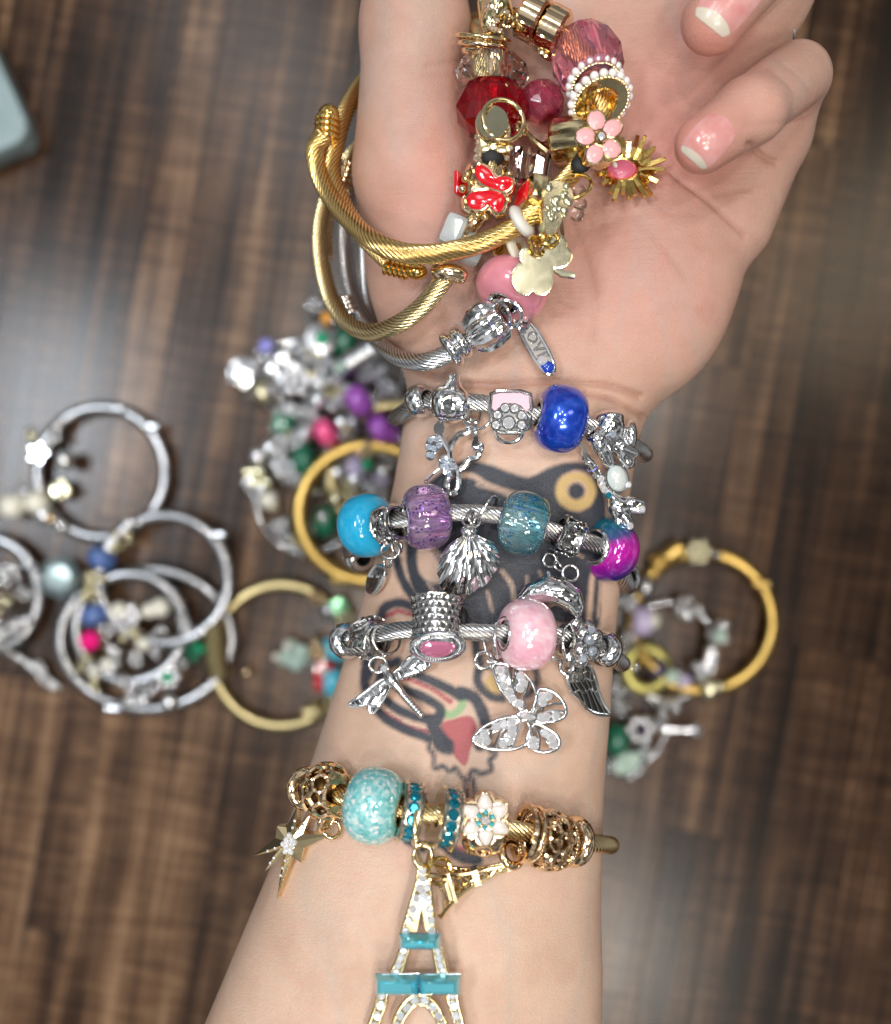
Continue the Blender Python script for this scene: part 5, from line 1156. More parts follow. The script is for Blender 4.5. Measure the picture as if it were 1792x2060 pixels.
# pave bead and blocks
pv = Pl(1118, 412, 18.3, (.15, -.1, 1)); o_ = [(1096, 372), (1118, 362), (1142, 372), (1153, 395), (1146, 412), (1136, 420), (1130, 440), (1122, 462), (1106, 478), (1094, 470), (1090, 430)]
b = B(); b.plate(pv, sp(o_, 3), -.75, .08, .06, .94); pvo = b.out('pave_bead', CHAMP, g1, 'champagne gold bead with nugget texture')
b = B(); 
for k in range(34):
    x, y = rnd.uniform(1098, 1146), rnd.uniform(370, 465)
    if x > 1133 and y > 412 or x > 1120 and y > 440: continue
    b.sph(pv.pt(x, y, .08), (rnd.uniform(.05, .11), rnd.uniform(.05, .1), .06), seg=7, k=5)
b.out('nuggets', CHAMP, pvo); b = B(); b.box(axis_m(W(1072, 388, 18.0), (.35, .1, .9), (.2, 1, 0)), .38, .55, .8, .06); b.out('side_face', PGOLD, pvo); b = B(); b.box(axis_m(W(1050, 392, 17.9), (.35, .1, .9), (.2, 1, 0)), .12, .42, .6, .05); b.out('red_face', ERED, pvo)
for (x, y) in ((1163, 386), (1166, 412), (1160, 432)): inst(ball_mesh('clear_ball', CLEAR), 'clear_ball', pvo, W(x, y, 17.4), (0, 0, 1), .17)
# clover
cl = Pl(1088, 540, 18.05, (.03, .03, 1)); co_ = [(1080, 518), (1092, 498), (1104, 478), (1122, 473), (1136, 484), (1140, 500), (1149, 513), (1144, 530), (1128, 540), (1112, 541), (1112, 558), (1108, 578), (1096, 593), (1080, 592), (1071, 586), (1060, 594), (1042, 588), (1032, 570), (1032, 548), (1044, 533), (1050, 530), (1046, 514), (1056, 500), (1070, 503)]
b = B(); b.plate(cl, sp(co_, 4), -.09, .05, .03, .97); b.wire(cl, sp(co_, 4), .03, .035, True, 6, 1); cov = b.out('clover_charm', CHAMP, g1, 'flat mirror polished champagne clover charm'); cl.n = cl.n
b = B(); b.tube([cl.pt(1112, 540, 0), cl.pt(1130, 552, .03), cl.pt(1155, 556, .05)], [.05, .09, .075], 8); b.out('stem', CHAMP, cov)
cl2 = Pl(1020, 505, 17.3, (.1, .2, 1)); b = B(); b.plate(cl2, ell(1020, 505, 27, 25, 30), -.08, .04, .02, .95); b.wire(cl2, ell(1020, 505, 27, 25, 30), .035, .03, True, 6, 1); b.out('leaf', PGOLD, cov)
b = B(); b.torus(cl.pt(1078, 497, .1), (.6, .3, .7), .2, .045, 22, 8); b.torus(cl.pt(1090, 485, .15), (-.5, .5, .6), .19, .04, 22, 8); b.torus(cl.pt(1106, 482, .1), (.2, .1, 1), .16, .05, 22, 8); b.out('jump_ring', GOLD, g1)
b = B(); b.tube([W(1128, 440, 17.6), W(1132, 470, 17.4), W(1126, 500, 17.2)], .05, 8); b.out('pin', RGOLD, g1)

# --- pale gold bangle with red butterfly
g2 = thing('bangle', W(800, 520, 13.4), 'pale gold twisted cable bangle with red butterfly bead and big red crystal', 'bangle', GH)
pB = [(905, 545, 17.3), (880, 580, 17.2), (845, 620, 17.0), (800, 652, 16.7), (745, 668, 16.0), (700, 650, 15.3), (668, 605, 14.8), (650, 545, 14.5), (644, 480, 14.3), (655, 410, 14.1), (682, 350, 14.0), (715, 305, 13.9), (780, 240, 13.4), (880, 130, 13.5), (945, 60, 14.6), (968, 62, 16.4), (978, 100, 17.0), (984, 150, 17.2), (988, 215, 17.2), (990, 280, 17.1), (988, 330, 17.1), (985, 390, 17.1), (955, 440, 17.0), (925, 482, 16.9)]
rope(crom([W(*p) for p in pB], 8), .215, CPGOLD, g2, ds=.045, strands=14)
pB2 = [(690, 330, 13.6), (672, 380, 13.7), (655, 450, 13.8), (656, 520, 13.9)]; rope(crom([W(*p) for p in pB2], 8), .20, RGOLD, g2, ds=.05)
b = B(); blob(b, [('e', w3(903, 549, 17.35), (.40, .22, .25)), ('c', w3(880, 540, 17.3), w3(925, 556, 17.35), .15, .17)], .035, .08); b.out('end_cap', RGOLD, g2, sharp=0)
coil(g2, (W(684, 385, 14.1), W(702, 330, 14.0)), .27, 5, RGOLD)
b = B(); blob(b, [('e', w3(1000, 15, 17.0), (.33, .42, .3)), ('e', w3(985, 45, 17.1), (.22, .3, .22)), ('c', w3(970, 5, 16.9), w3(972, 40, 16.9), .12, .1), ('c', w3(1020, 20, 17.0), w3(1026, 35, 17), .1, .1)], .04, .08)
cr = b.out('crown_charm', PGOLD, g2, 'gold charm crusted with tiny stones at the top edge', sharp=0)
for k in range(30): x, y = rnd.uniform(975, 1022), rnd.uniform(-8, 62); stone(cr, W(x, y, 17.28 - .004 * abs(x - 996)), .07, (0, 0, 1), mat('champagne_stone', (.80, .62, .45), .85, .06) if 'champagne_stone' not in MATS else MATS['champagne_stone'])
b = B(); b.tube([W(1008, 60, 17.1), W(1010, 80, 17.2), W(1004, 90, 17.2)], .05, 6); b.wire(Pl(1010, 45, 17.3), [(1024, 32), (1034, 44), (1026, 54), (1012, 50)], .035, 0, True); b.out('charm_loop', PGOLD, cr)
for (y, R_, r_) in ((78, .60, .055), (92, .52, .07), (106, .40, .1)): b = B(); b.torus(W(972, y, 17.05), (.12, .93, .35), R_, r_, 40, 10); b.out('ring_spacer', RGOLD if y != 78 else PGOLD, g2)
crystal(g2, fr(990, 148, 17.15, (.08, .97, .22)), .84, .90, CLEAR, 'clear faceted crystal bead', 10); b = B(); b.lathe([(.2, -.4), (.26, -.4), (.26, .4), (.2, .4)], 24, fr(990, 148, 17.15, (.08, .97, .22))); b.out('metal_core', RGOLD, g2)
crystal(g2, fr(990, 218, 17.2, (.0, .98, .16)), .86, 1.22, RED, 'large deep red faceted crystal bead', 10)
b = B(); b.torus(W(1012, 242, 18.0), (.25, .1, .95), .46, .06, 44, 10, 1.0); b.out('jump_ring', PGOLD, g2)
crystal(g2, fr(1088, 208, 16.8, (.55, -.8, .2)), .55, .85, MAGC, 'dark pink crystal bead')
b = B(); b.plate(Pl(1087, 256, 16.95, (.2, .3, 1)), ell(1087, 256, 32, 36, 20), -.05, .05, .02, .95); b.out('copper_disc', mat('copper_disc', (.72, .38, .28), 1, .22), g2)
b = B()
cn = [W(1048, 262, 17.7), W(1062, 272, 17.6), W(1082, 290, 17.5), (W(1100, 305, 17.45))]; b.tube(cn, [.1, .07, .08, .1], 8); b.torus(W(1050, 258, 17.7), (.5, .3, .8), .14, .045, 20, 8); b.out('link_bar', PGOLD, g2)
for k in range(16): a = 2 * PI * k / 16
cyl = fr(1060, 340, 16.75, (.15, 1, .1)); b = B(); rows = []
for i in range(22): a = 2 * PI * i / 22; q = .62 if i % 2 else .56; rows.append([cyl @ V((q * r * math.cos(a), q * r * math.sin(a), h)) for r, h in ((.5, -.42), (1, -.34), (1, .34), (.5, .42))])
b.grid(rows, True, True); b.out('crystal_bead', CLEAR, g2, 'clear ribbed crystal barrel bead', smooth=False)
# cup bead
cu = Pl(990, 246, 18.05, (-.05, .22, 1)); b = B(); b.plate(cu, ell(990, 246, 34, 34, 0, 32), -.35, .03, .03, .95); cup = b.out('cup_bead', CHAMP, g2, 'champagne gold bead with a flat round mirror face')
b = B(); b.box(axis_m(W(992, 292, 17.55), (0, .1, 1)), .78, .72, .75, .14); b.out('cup_body', PGOLD, cup)
for k in range(22): x, y = rnd.choice([(957 + rnd.uniform(0, 8), rnd.uniform(270, 325)), (1018 + rnd.uniform(0, 10), rnd.uniform(262, 325)), (rnd.uniform(960, 1020), 274 + rnd.uniform(0, 10))]); stone(cup, W(x, y, 17.9), .065, (0, 0, 1), MATS['champagne_stone'])
b = B(); b.sph(W(988, 314, 17.75), (.30, .26, .2)); b.out('cable_hole', DARK, cup)  # hole mouth is a black solid, its shade put in as colour
rope([W(994, 300, 17.8), W(986, 345, 17.75)], .14, PGOLD, g2, ds=.04)
# red butterfly bead
bt = Pl(985, 382, 18.0, (-.05, -.05, 1)); w1 = sp([(952, 340), (964, 330), (980, 336), (993, 352), (1000, 364), (1012, 357), (1026, 356), (1033, 366), (1026, 382), (1010, 388), (985, 381), (963, 368), (954, 354)], 3); w2_ = sp([(936, 399), (948, 386), (965, 382), (990, 382), (1012, 389), (1018, 403), (1012, 425), (1001, 431), (990, 422), (984, 413), (970, 424), (950, 424), (938, 414)], 3)
b = B(); b.lathe([(.2, -.5), (.52, -.48), (.56, -.3), (.56, .3), (.52, .48), (.2, .5)], 12, fr(978, 385, 17.15, (.1, 1, 0))); b.wire(bt, w1, .035, .03, True, 6, 1); b.wire(bt, w2_, .035, .03, True, 6, 1)
b.plate(bt, [(946, 332), (965, 322), (985, 330), (1002, 352), (1030, 350), (1040, 366), (1032, 388), (1020, 394), (1024, 408), (1016, 432), (998, 438), (984, 424), (955, 431), (932, 418), (930, 396), (945, 380), (955, 368)], -.45, -.02, .05, .95); bto = b.out('butterfly_bead', RGOLD, g2, 'gold bead with red enamel butterfly')
for q in (w1, w2_): b = B(); b.dome(bt, q, 0, .10, 4); b.out('red_wing', ERED, bto)
b = B(); b.box(axis_m(W(924, 372, 17.2), (.9, 0, .3)), .5, .5, .1, .03); b.out('red_wing', ERED, bto)
b = B()
for (x, y) in ((940, 350), (948, 368), (936, 360), (1024, 350), (1022, 402), (930, 380), (960, 432), (975, 436)): b.sph(W(x, y, 17.85), .09, seg=10, k=6)
b.out('gold_beading', PGOLD, bto)
b = B(); b.torus(W(955, 441, 17.0), (-.60, .62, .3), .42, .07, 36, 8); b.torus(W(960, 433, 17.0), (-.60, .62, .3), .46, .05, 36, 8); b.out('ring_spacer', RGOLD, g2)
cm_ = axis_m(W(926, 482, 16.9), (-.55, .55, .3), (.5, .8, 0)); b = B()
ICE = glass('icy_crystal', (.75, .84, .86), .55)
b.box(axis_m(W(912, 466, 17.1), (0, .0, 1), (.38, .92, 0)), .50, .72, .5, .12); b.out('crystal_bead', ICE, g2, 'square cut icy crystal bead', smooth=False); b = B(); b.box(axis_m(W(948, 502, 16.9), (.2, .0, 1), (.38, .92, 0)), .52, .68, .5, .14); b.out('crystal_bead', ICE, g2, 'square cut icy crystal bead', smooth=False)

# --- silver bangle with pink bead and word bar
g3 = thing('bangle', W(850, 650, 13.2), 'silver twisted cable bangle with pink cat eye bead and blue tipped word bar', 'bangle', GH)
pC = [(975, 662, 16.9), (940, 690, 16.9), (895, 714, 16.8), (850, 728, 16.6), (800, 718, 15.9), (760, 685, 15.0), (732, 640, 14.2), (708, 580, 13.6), (696, 510, 13.3), (698, 430, 13.2), (715, 350, 13.2), (760, 290, 13.1), (860, 200, 13.0), (960, 150, 13.2)]
rope(crom([W(*p) for p in pC], 8), .215, CSIL, g3, ds=.045, strands=14)
rope(crom([W(*p) for p in [(775, 700, 14.6), (752, 650, 14.0), (742, 580, 13.5), (738, 510, 13.2), (735, 430, 13.0), (745, 350, 12.9), (790, 300, 12.9)]], 8), .20, CSIL, g3, ds=.05)
coil(g3, (W(693, 604, 14.3), W(706, 640, 14.5)), .24, 4, SIL)
b = B(); mm = fr(927, 688, 16.95, (.80, .55, .1)); b.lathe(bprof(.40, .30, .18, 10, 2.2), 32, mm); b.lathe(bprof(.44, .30, .18, 10, 2.2), 32, mm @ Matrix.Translation((0, 0, -.26))); b.out('stopper_bead', SIL, g3)
b = B(); mm = fr(978, 658, 17.1, (.82, .50, .2)); b.lathe([(.2, -.45), (.36, -.42), (.50, -.2), (.52, .1), (.46, .38), (.36, .45), (.2, .45)], 72, mm, True, lambda a: 1 + .10 * math.cos(8 * a) + .03 * math.cos(19 * a)); b.out('knot_bead', SIL, g3, 'ribbed silver knot bead')
mm = fr(1030, 580, 17.1, (-.40, -.72, .30)); round_bead(g3, mm, .84, .98, .30, PINKPE, SIL, 'satin rose pink cat eye bead')
b = B(); b.torus(W(1018, 632, 17.5), (-.3, -.5, .8), .36, .045, 36, 8, .9); b.torus(W(1004, 634, 17.3), (-.7, -.4, .5), .34, .04, 36, 8); b.out('jump_ring', SIL, g3)
lv = Pl(1078, 698, zs(1078, 698) + .35, (.1, .05, 1)); a_ = math.radians(60)
def R60(x, y): return (1079 + x * math.cos(a_) - y * math.sin(a_), 698 + x * math.sin(a_) + y * math.cos(a_))
bo_ = [R60(x, y) for x, y in [(62 * spow(math.cos(t), .8), 17 * spow(math.sin(t), .8)) for t in (2 * PI * i / 40 for i in range(40))]]
b = B(); b.plate(lv, bo_, -.10, .03, .03, .97); b.wire(lv, bo_, .045, .03, True, 8, 1); b.torus(lv.pt(*R60(-58, 2), .05), (.2, .2, 1), .17, .05, 22, 8); lvo = b.out('word_bar_charm', SIL, g3, 'silver oval bar charm with raised lettering and blue enamel tip')
b = B(); b.plate(lv, [R60(x * .93, y * .78) for x, y in [(62 * spow(math.cos(t), .8), 17 * spow(math.sin(t), .8)) for t in (2 * PI * i / 40 for i in range(40))]], .02, .04, .005, .98); b.out('sunken_field', MATS['blackened_silver'], lvo)
b = B(); tipo = [R60(x, y) for x, y in [(52, -13), (57, -9), (61, 0), (59, 10), (52, 15), (40, 16), (34, 12), (30, 2), (36, -6), (44, -13)]]; b.dome(lv, sp(tipo, 3), .0, .14, 4); b.out('blue_tip', EBLUE, lvo)
stone(lvo, lv.pt(*R60(30, 5), .08), .13, lv.n)
def text_mesh(txt, size, depth, bev=.006):
    c = bpy.data.curves.new('letters', 'FONT'); c.body = txt; c.size = size; c.extrude = depth; c.bevel_depth = bev; c.align_x = 'CENTER'; c.align_y = 'CENTER'; c.offset = .006; c.space_character = 1.15; c.resolution_u = 3
    o = bpy.data.objects.new('letters', c); COL.objects.link(o); dg_ = bpy.context.evaluated_depsgraph_get(); me_ = bpy.data.meshes.new_from_object(o.evaluated_get(dg_)); bpy.data.objects.remove(o); return me_
tm_ = text_mesh('LOVE', .34, .02); c_ = lv.pt(*R60(-10, 0), .05); xa = (lv.pt(*R60(10, 0)) - lv.pt(*R60(-10, 0))).normalized(); ya = lv.n.cross(xa)
b = B(); b.add([c_ + xa * v_.co.x + ya * v_.co.y + lv.n * (v_.co.z + .01) for v_ in tm_.vertices], [tuple(p.vertices) for p in tm_.polygons]); b.out('raised_letters', SIL, lvo, smooth=False)

# thin silver ring on the ring finger
rg = thing('ring', W(1512, 100, 15.6), 'thin silver ring on the ring finger, half hidden behind the folded little finger', 'ring')
b = B(); b.torus(W(1515, 62, 15.2), (.45, .75, -.3), 1.0, .04, 60, 8); b.out('band', SIL, rg)

# ------------------------------------------------------------------ bangles scattered over the table
GT = 'bangles scattered on the table'
def bg_cable(root, cx, cy, rx, ry, m, z=.5, a0=0, a1=360, r=.26, tilt=0, rot=0):
    pts = ell(cx, cy, rx, ry, rot, 60, a0, a1); cl_ = a1 - a0 >= 360; P_ = []
    for i, (x, y) in enumerate(pts): P_.append(W(x, y, z + tilt * math.sin(2 * PI * i / len(pts))))
    return rope(P_, r, m, root, cl_, strands=12, ds=.09, sub=2)
def bgb(root, kind, px, py, rp, m, z=.7, label=None, m2=None, ang=0):
    k = kk(z); r = rp * k; c = W(px, py, z); b = B(); sub = []
    ax = V((math.cos(math.radians(ang)), math.sin(math.radians(ang)), .1))
    if kind == 'round': b.lathe(bprof(r, r * 1.35, r * .35, 10), 20, axis_m(c, ax)); nm = 'bead'
    elif kind == 'ball': b.sph(c, r); nm = 'bead'
    elif kind == 'cluster':
        for i in range(9): a = rnd.uniform(0, 6.28); q = rnd.uniform(.3, .75) * r; b.sph(c + V((q * math.cos(a), q * math.sin(a), rnd.uniform(-.2, .4) * r)), r * rnd.uniform(.28, .45), seg=9, k=6)
        nm = 'charm_bead'
    elif kind == 'flower':
        for i in range(6): a = i * PI / 3 + ang; b.sph(c + V((r * .62 * math.cos(a), r * .62 * math.sin(a), 0)), (r * .38, r * .38, r * .25), seg=10, k=6)
        b.lathe([(r * .1, -r * .6), (r * .55, -r * .5), (r * .55, 0), (r * .1, .1 * r)], 16, Matrix.Translation(c)); nm = 'flower_bead'
        sub = [('centre', m2 or m, r * .34, r * .25)]
    elif kind == 'disc': b.lathe([(0.01, -r * .15), (r * .95, -r * .15), (r, 0), (r * .95, r * .15), (r * .5, r * .2), (.01, r * .2)], 24, axis_m(c, V((.1, .15, 1)))); nm = 'disc_charm'; sub = [('centre', m2, r * .42, r * .15)] if m2 else []
    elif kind == 'tube':
        q = axis_m(c, ax); b.lathe([(r * .35, -r), (r * .6, -r * .95), (r * .5, -r * .6), (r * .62, -.25 * r), (r * .5, 0), (r * .62, .3 * r), (r * .5, .6 * r), (r * .6, r * .95), (r * .35, r)], 16, q); nm = 'tube_bead'
    elif kind == 'clover':
        for i in range(4): a = i * PI / 2 + math.radians(ang); b.sph(c + V((r * .52 * math.cos(a), r * .52 * math.sin(a), 0)), (r * .46, r * .46, r * .16), seg=14, k=8)
        b.tube([c, c + V((r * 1.1 * math.cos(math.radians(ang - 45)), r * 1.1 * math.sin(math.radians(ang - 45)), 0))], r * .1, 6); nm = 'clover_charm'
    elif kind == 'box': b.box(axis_m(c, (.1, .1, 1), (math.cos(math.radians(ang)), math.sin(math.radians(ang)), 0)), r * 1.7, r * 1.7, r * .9, r * .15); nm = 'block_charm'
    elif kind == 'star':
        o_ = [(px + rp * (1 if i % 2 == 0 else .45) * math.cos(i * PI / 5 + ang), py + rp * (1 if i % 2 == 0 else .45) * math.sin(i * PI / 5 + ang)) for i in range(10)]; b.plate(Pl(px, py, z), o_, -.1, .1, .03, .9); nm = 'star_charm'
    elif kind == 'gem':
        q = axis_m(c, V((.15, .1, 1))); b.lathe([(.01, -r * .5), (r, -.05 * r), (r, .05 * r), (r * .6, r * .35), (.01, r * .36)], 8, q); nm = 'gem_charm'
    elif kind == 'key':
        d = ax * r; b.tube([c - d, c, c + d], [r * .22, r * .16, r * .3], 8); b.torus(c + d, (0, 0, 1), r * .3, r * .1, 16, 6); nm = 'charm'
    o = b.out(nm, m, root, label, smooth=kind != 'gem', sharp=50)
    for (n_, mm_, rr_, hh) in sub:
        b = B(); b.sph(c + V((0, 0, hh)), (rr_, rr_, rr_ * .7), seg=12, k=8); b.out(n_, mm_, o)
    return o
def bangle(label, cx, cy, rx, ry, m, beads, z=.5, group=GT, **kw):
    t = thing('bangle', W(cx, cy, 0), label, 'bangle', group)
    bg_cable(t, cx, cy, rx, ry, m, z, **kw)
    for q in beads: bgb(t, q[0], q[1], q[2], q[3], q[4], q[5] if len(q) > 5 else z + .25, *(q[6:] if len(q) > 6 else ()))
    return t
S_ = BGSIL
bangle('silver cable bangle with cream pearl and star charm, highest silver bangle on the left', 205, 950, 128, 130, FROST, [('ball', 25, 1018, 27, CREAM, .8, 'cream pearl bead'), ('star', 78, 912, 24, S_), ('cluster', 45, 985, 22, S_), ('box', 122, 985, 20, CHAMP, .7, 'champagne block charm', None, 30), ('ball', 75, 1010, 26, CREAM, .7), ('round', 90, 1035, 20, S_, .6), ('ball', 102, 1042, 12, RGOLD), ('ball', 125, 1058, 15, S_), ('cluster', 112, 872, 20, S_), ('ball', 120, 855, 13, S_), ('ball', 130, 925, 20, S_, .9), ('cluster', 62, 875, 16, CHAMP), ('ball', 100, 893, 11, S_), ('cluster', 60, 1000, 14, S_, .9), ('tube', 308, 858, 14, S_), ('tube', 240, 822, 13, S_)], .45)
bangle('silver cable bangle with slate blue beads and a mirror drop pendant', 330, 1165, 130, 128, FROST, [('gem', 120, 1162, 42, GREYM, .9, 'grey blue faceted mirror pendant'), ('cluster', 245, 1080, 28, CHAMP, 1.0), ('cluster', 225, 1095, 20, CHAMP, 1.1), ('round', 205, 1122, 30, NAVY, 1.1, 'slate blue bead', None, 60), ('cluster', 190, 1160, 26, CHAMP, 1.1), ('cluster', 188, 1195, 26, CHAMP, 1.1), ('round', 192, 1236, 30, NAVY, 1.1, 'slate blue bead', None, -60), ('tube', 440, 1075, 16, S_), ('ball', 260, 1052, 15, S_, 1.1), ('ball', 280, 1050, 10, S_, 1.2)], 1.05)
bangle('small silver cable bangle holding white pearls, inside the big silver ones', 262, 1262, 108, 108, FROST, [('ball', 322, 1222, 20, CREAM, 1.0), ('ball', 300, 1228, 16, CREAM), ('flower', 255, 1240, 32, S_, 1.0, 'silver flower with white stones', S_), ('ball', 240, 1228, 18, CREAM), ('cluster', 370, 1240, 18, S_), ('cluster', 375, 1262, 18, S_), ('cluster', 215, 1270, 20, S_, 1.1), ('gem', 180, 1289, 20, HOT, 1.3, 'magenta stone'), ('cluster', 265, 1280, 28, CHAMP, 1.1), ('ball', 288, 1296, 14, CREAM, 1.2), ('cluster', 220, 1325, 30, S_, .9), ('ball', 188, 1352, 11, CREAM, 1.1), ('ball', 215, 1336, 14, CREAM, 1.1), ('cluster', 275, 1328, 22, S_, .9), ('cluster', 175, 1335, 26, CHAMP, .8), ('cluster', 312, 1315, 14, S_), ('cluster', 245, 1365, 18, S_), ('cluster', 320, 1280, 22, S_, .8), ('cluster', 200, 1375, 20, CHAMP, .7)], .8)
bangle('large silver cable bangle with a green centred flower bead at its bottom', 295, 1285, 172, 140, FROST, [('flower', 338, 1362, 28, S_, .9, 'silver flower bead with green centre', GRN2), ('cluster', 275, 1395, 28, S_, .7), ('cluster', 262, 1412, 20, S_), ('ball', 290, 1405, 14, S_, 1.0), ('tube', 232, 1425, 18, S_), ('ball', 342, 1412, 18, S_), ('cluster', 380, 1310, 26, GRN, .8, 'green glass bead'), ('cluster', 400, 1305, 16, GRN2), ('cluster', 300, 1385, 18, S_), ('ball', 398, 1270, 14, S_), ('cluster', 365, 1335, 16, S_)], .5)
bangle('silver cable bangle cut off by the left edge of the picture', -22, 1195, 100, 112, FROST, [('cluster', 20, 1160, 24, S_, .9), ('cluster', 5, 1145, 16, S_), ('ball', 30, 1142, 12, S_, 1.0), ('cluster', 50, 1190, 18, S_), ('cluster', 8, 1215, 26, CHAMP), ('ball', 38, 1252, 13, S_), ('ball', 55, 1248, 12, S_), ('cluster', 15, 1262, 26, S_), ('cluster', 2, 1290, 22, S_), ('tube', 65, 1140, 14, S_)], .6)
t = thing('bead_chain', W(70, 1345, 0), 'short silver bead chain trailing from the left edge to the large bangle', 'chain')
b = B(); b.tube([W(0, 1302, .3), W(45, 1325, .3), W(80, 1350, .3), W(125, 1385, .3)], .08, 6); b.out('cord', S_, t)
for i, (x, y) in enumerate([(18, 1310), (38, 1322), (58, 1335), (68, 1343), (85, 1352), (95, 1370), (108, 1378), (78, 1340)]): bgb(t, 'cluster' if i > 3 else 'ball', x, y, 11 if i < 4 else 15, S_, .4)
g5 = bangle('pale gold cable bangle with clover, red and sky blue beads, lower middle', 566, 1318, 138, 142, BGPG, [('cluster', 632, 1202, 18, RGOLD), ('round', 662, 1228, 22, FROST, .8), ('box', 682, 1218, 17, mat('green_iridescent_glass', (.35, .85, .45), .4, .15, coat=.8), 1.0, 'green iridescent crystal', None, 30), ('cluster', 690, 1245, 24, CHAMP, .8), ('clover', 590, 1318, 34, PALEGREEN, .9, 'pale clover charm', None, 20), ('cluster', 640, 1310, 26, RGOLD, .9), ('round', 678, 1305, 32, SKYB, .7, 'sky blue glass bead', None, 80), ('disc', 652, 1352, 22, ERED, .8, 'red and white bead', EWHITE), ('round', 645, 1372, 20, ERED, .7), ('round', 670, 1372, 30, SKYB, .6, 'teal blue glass bead'), ('cluster', 650, 1420, 24, BGPG, .7), ('tube', 632, 1432, 22, BGPG, .6), ('ball', 497, 1352, 10, RGOLD), ('ball', 578, 1300, 10, CREAM, 1.1), ('ball', 556, 1322, 9, CREAM, 1.1), ('cluster', 695, 1280, 18, CHAMP)], .45)
b = B()
for i in range(9): p = W(432 + i * .8 + (4 if i > 6 else 0), 1262 + i * 12, 1.0); b.torus(p, (0, 1, 0), .30, .14, 16, 6)
b.out('coil_end', BGPG, g5)
bangle('bright yellow gold bangle lying over the silver pile, left of the wrist', 742, 1032, 140, 136, BGGOLD, [('cluster', 745, 905, 20, CHAMP, 1.5), ('ball', 728, 913, 10, RGOLD, 1.9), ('ball', 738, 935, 11, GRN2, 1.6), ('tube', 690, 1165, 22, BGGOLD, 1.4)], 1.4, r=.30)
bangle('pale gold bangle half under the yellow gold bangle, beside the wrist', 800, 955, 132, 140, BGPG, [('tube', 665, 960, 20, BGPG, 1.1, None, None, 90), ('round', 715, 942, 22, LIL, 1.2, 'lilac bead'), ('ball', 770, 950, 16, S_, 1.2), ('cluster', 762, 985, 22, S_), ('cluster', 700, 985, 20, CHAMP), ('cluster', 775, 905, 20, S_), ('round', 765, 862, 30, VIO, 1.4, 'violet faceted bead', None, 30)], .95, r=.24)
# the pile of silver chains and charms
pile = [
 ('silver charm bracelet with emerald square stones, outermost loop of the pile', 618, 985, 108, 128, [('ball', 520, 918, 22, S_), ('cluster', 518, 945, 16, S_), ('tube', 522, 975, 15, S_), ('ball', 540, 1005, 20, CREAM), ('cluster', 552, 1018, 14, CHAMP), ('cluster', 570, 1060, 26, S_, .6), ('ball', 582, 1082, 14, S_), ('box', 568, 852, 24, GRN, 1.0, 'dark green square stone', None, 80), ('cluster', 545, 885, 16, S_), ('cluster', 520, 1000, 12, S_), ('round', 655, 1050, 34, GRN, .8, 'dark green bead'), ('ball', 648, 1040, 12, S_, 1.4), ('ball', 632, 1065, 14, S_)]),
 ('silver charm bracelet with emerald round bead in the middle of the pile', 640, 910, 95, 80, [('round', 612, 925, 32, GRN, 1.3, 'emerald green faceted bead'), ('cluster', 565, 895, 34, S_, 1.0), ('cluster', 600, 880, 30, S_, 1.1), ('flower', 570, 935, 30, S_, .9), ('cluster', 590, 960, 26, S_, .9), ('round', 655, 870, 30, CORAL, 1.6, 'coral pink glass bead', None, 30), ('cluster', 690, 875, 20, S_), ('cluster', 640, 850, 24, S_, 1.2), ('cluster', 620, 985, 18, S_), ('cluster', 660, 985, 22, CHAMP)]),
 ('silver charm bracelet with shell and butterfly charms at the upper left of the pile', 620, 760, 118, 78, [('disc', 488, 748, 30, S_, 1.1), ('star', 482, 752, 36, S_, 1.3), ('ball', 535, 695, 15, mat('blue_stone', (.35, .35, .9), .3, .1, coat=.8), 1.4), ('cluster', 530, 715, 26, S_, 1.2), ('clover', 570, 740, 40, S_, 1.4), ('flower', 595, 765, 36, S_, 1.4), ('ball', 528, 790, 26, CHAMP, 1.0), ('cluster', 560, 785, 26, S_, 1.1), ('cluster', 600, 705, 34, S_, 1.0), ('cluster', 640, 700, 28, CHAMP, 1.1), ('cluster', 565, 820, 22, S_, 1.0), ('cluster', 620, 820, 28, S_, 1.1), ('ball', 640, 805, 20, S_, 1.4)]),
 ('silver charm bracelet with green eye and violet beads, top of the pile under the hand', 712, 735, 105, 98, [('disc', 648, 682, 34, FROST, 1.5, 'pale disc bead with green centre', GRN2), ('ball', 657, 640, 13, ORANGE, 1.8), ('cluster', 632, 618, 22, S_, 1.2), ('round', 695, 690, 34, GRN, 1.0, 'dark green bead'), ('round', 722, 806, 34, VIO, 1.7, 'violet faceted bead', None, 30), ('ball', 680, 745, 18, FROST, 1.5), ('ball', 685, 740, 14, PALEGREEN, 1.9), ('cluster', 660, 745, 34, S_, 1.2), ('cluster', 700, 760, 34, S_, 1.2), ('cluster', 750, 740, 38, S_, 1.1), ('cluster', 690, 800, 22, S_, 1.2), ('cluster', 770, 780, 30, S_, 1.3), ('cluster', 790, 690, 30, S_, 1.2), ('cluster', 750, 680, 30, CHAMP, 1.0), ('cluster', 670, 790, 26, CHAMP, 1.1), ('cluster', 780, 640, 24, S_, 1.1), ('tube', 720, 720, 46, FROST, 1.5, None, None, 30), ('cluster', 725, 850, 20, S_)]),
 ('silver charm bracelet at the bottom of the pile, mostly under the gold bangles', 745, 940, 92, 110, [('cluster', 760, 1000, 26, S_, .8), ('cluster', 720, 1010, 24, CHAMP, .8), ('cluster', 780, 930, 28, S_, .8), ('round', 785, 880, 26, VIO, 1.0, 'violet bead'), ('cluster', 700, 935, 26, S_, .8), ('cluster', 755, 895, 26, S_, .9), ('ball', 768, 962, 18, LIL, .9), ('cluster', 735, 970, 20, S_)])]
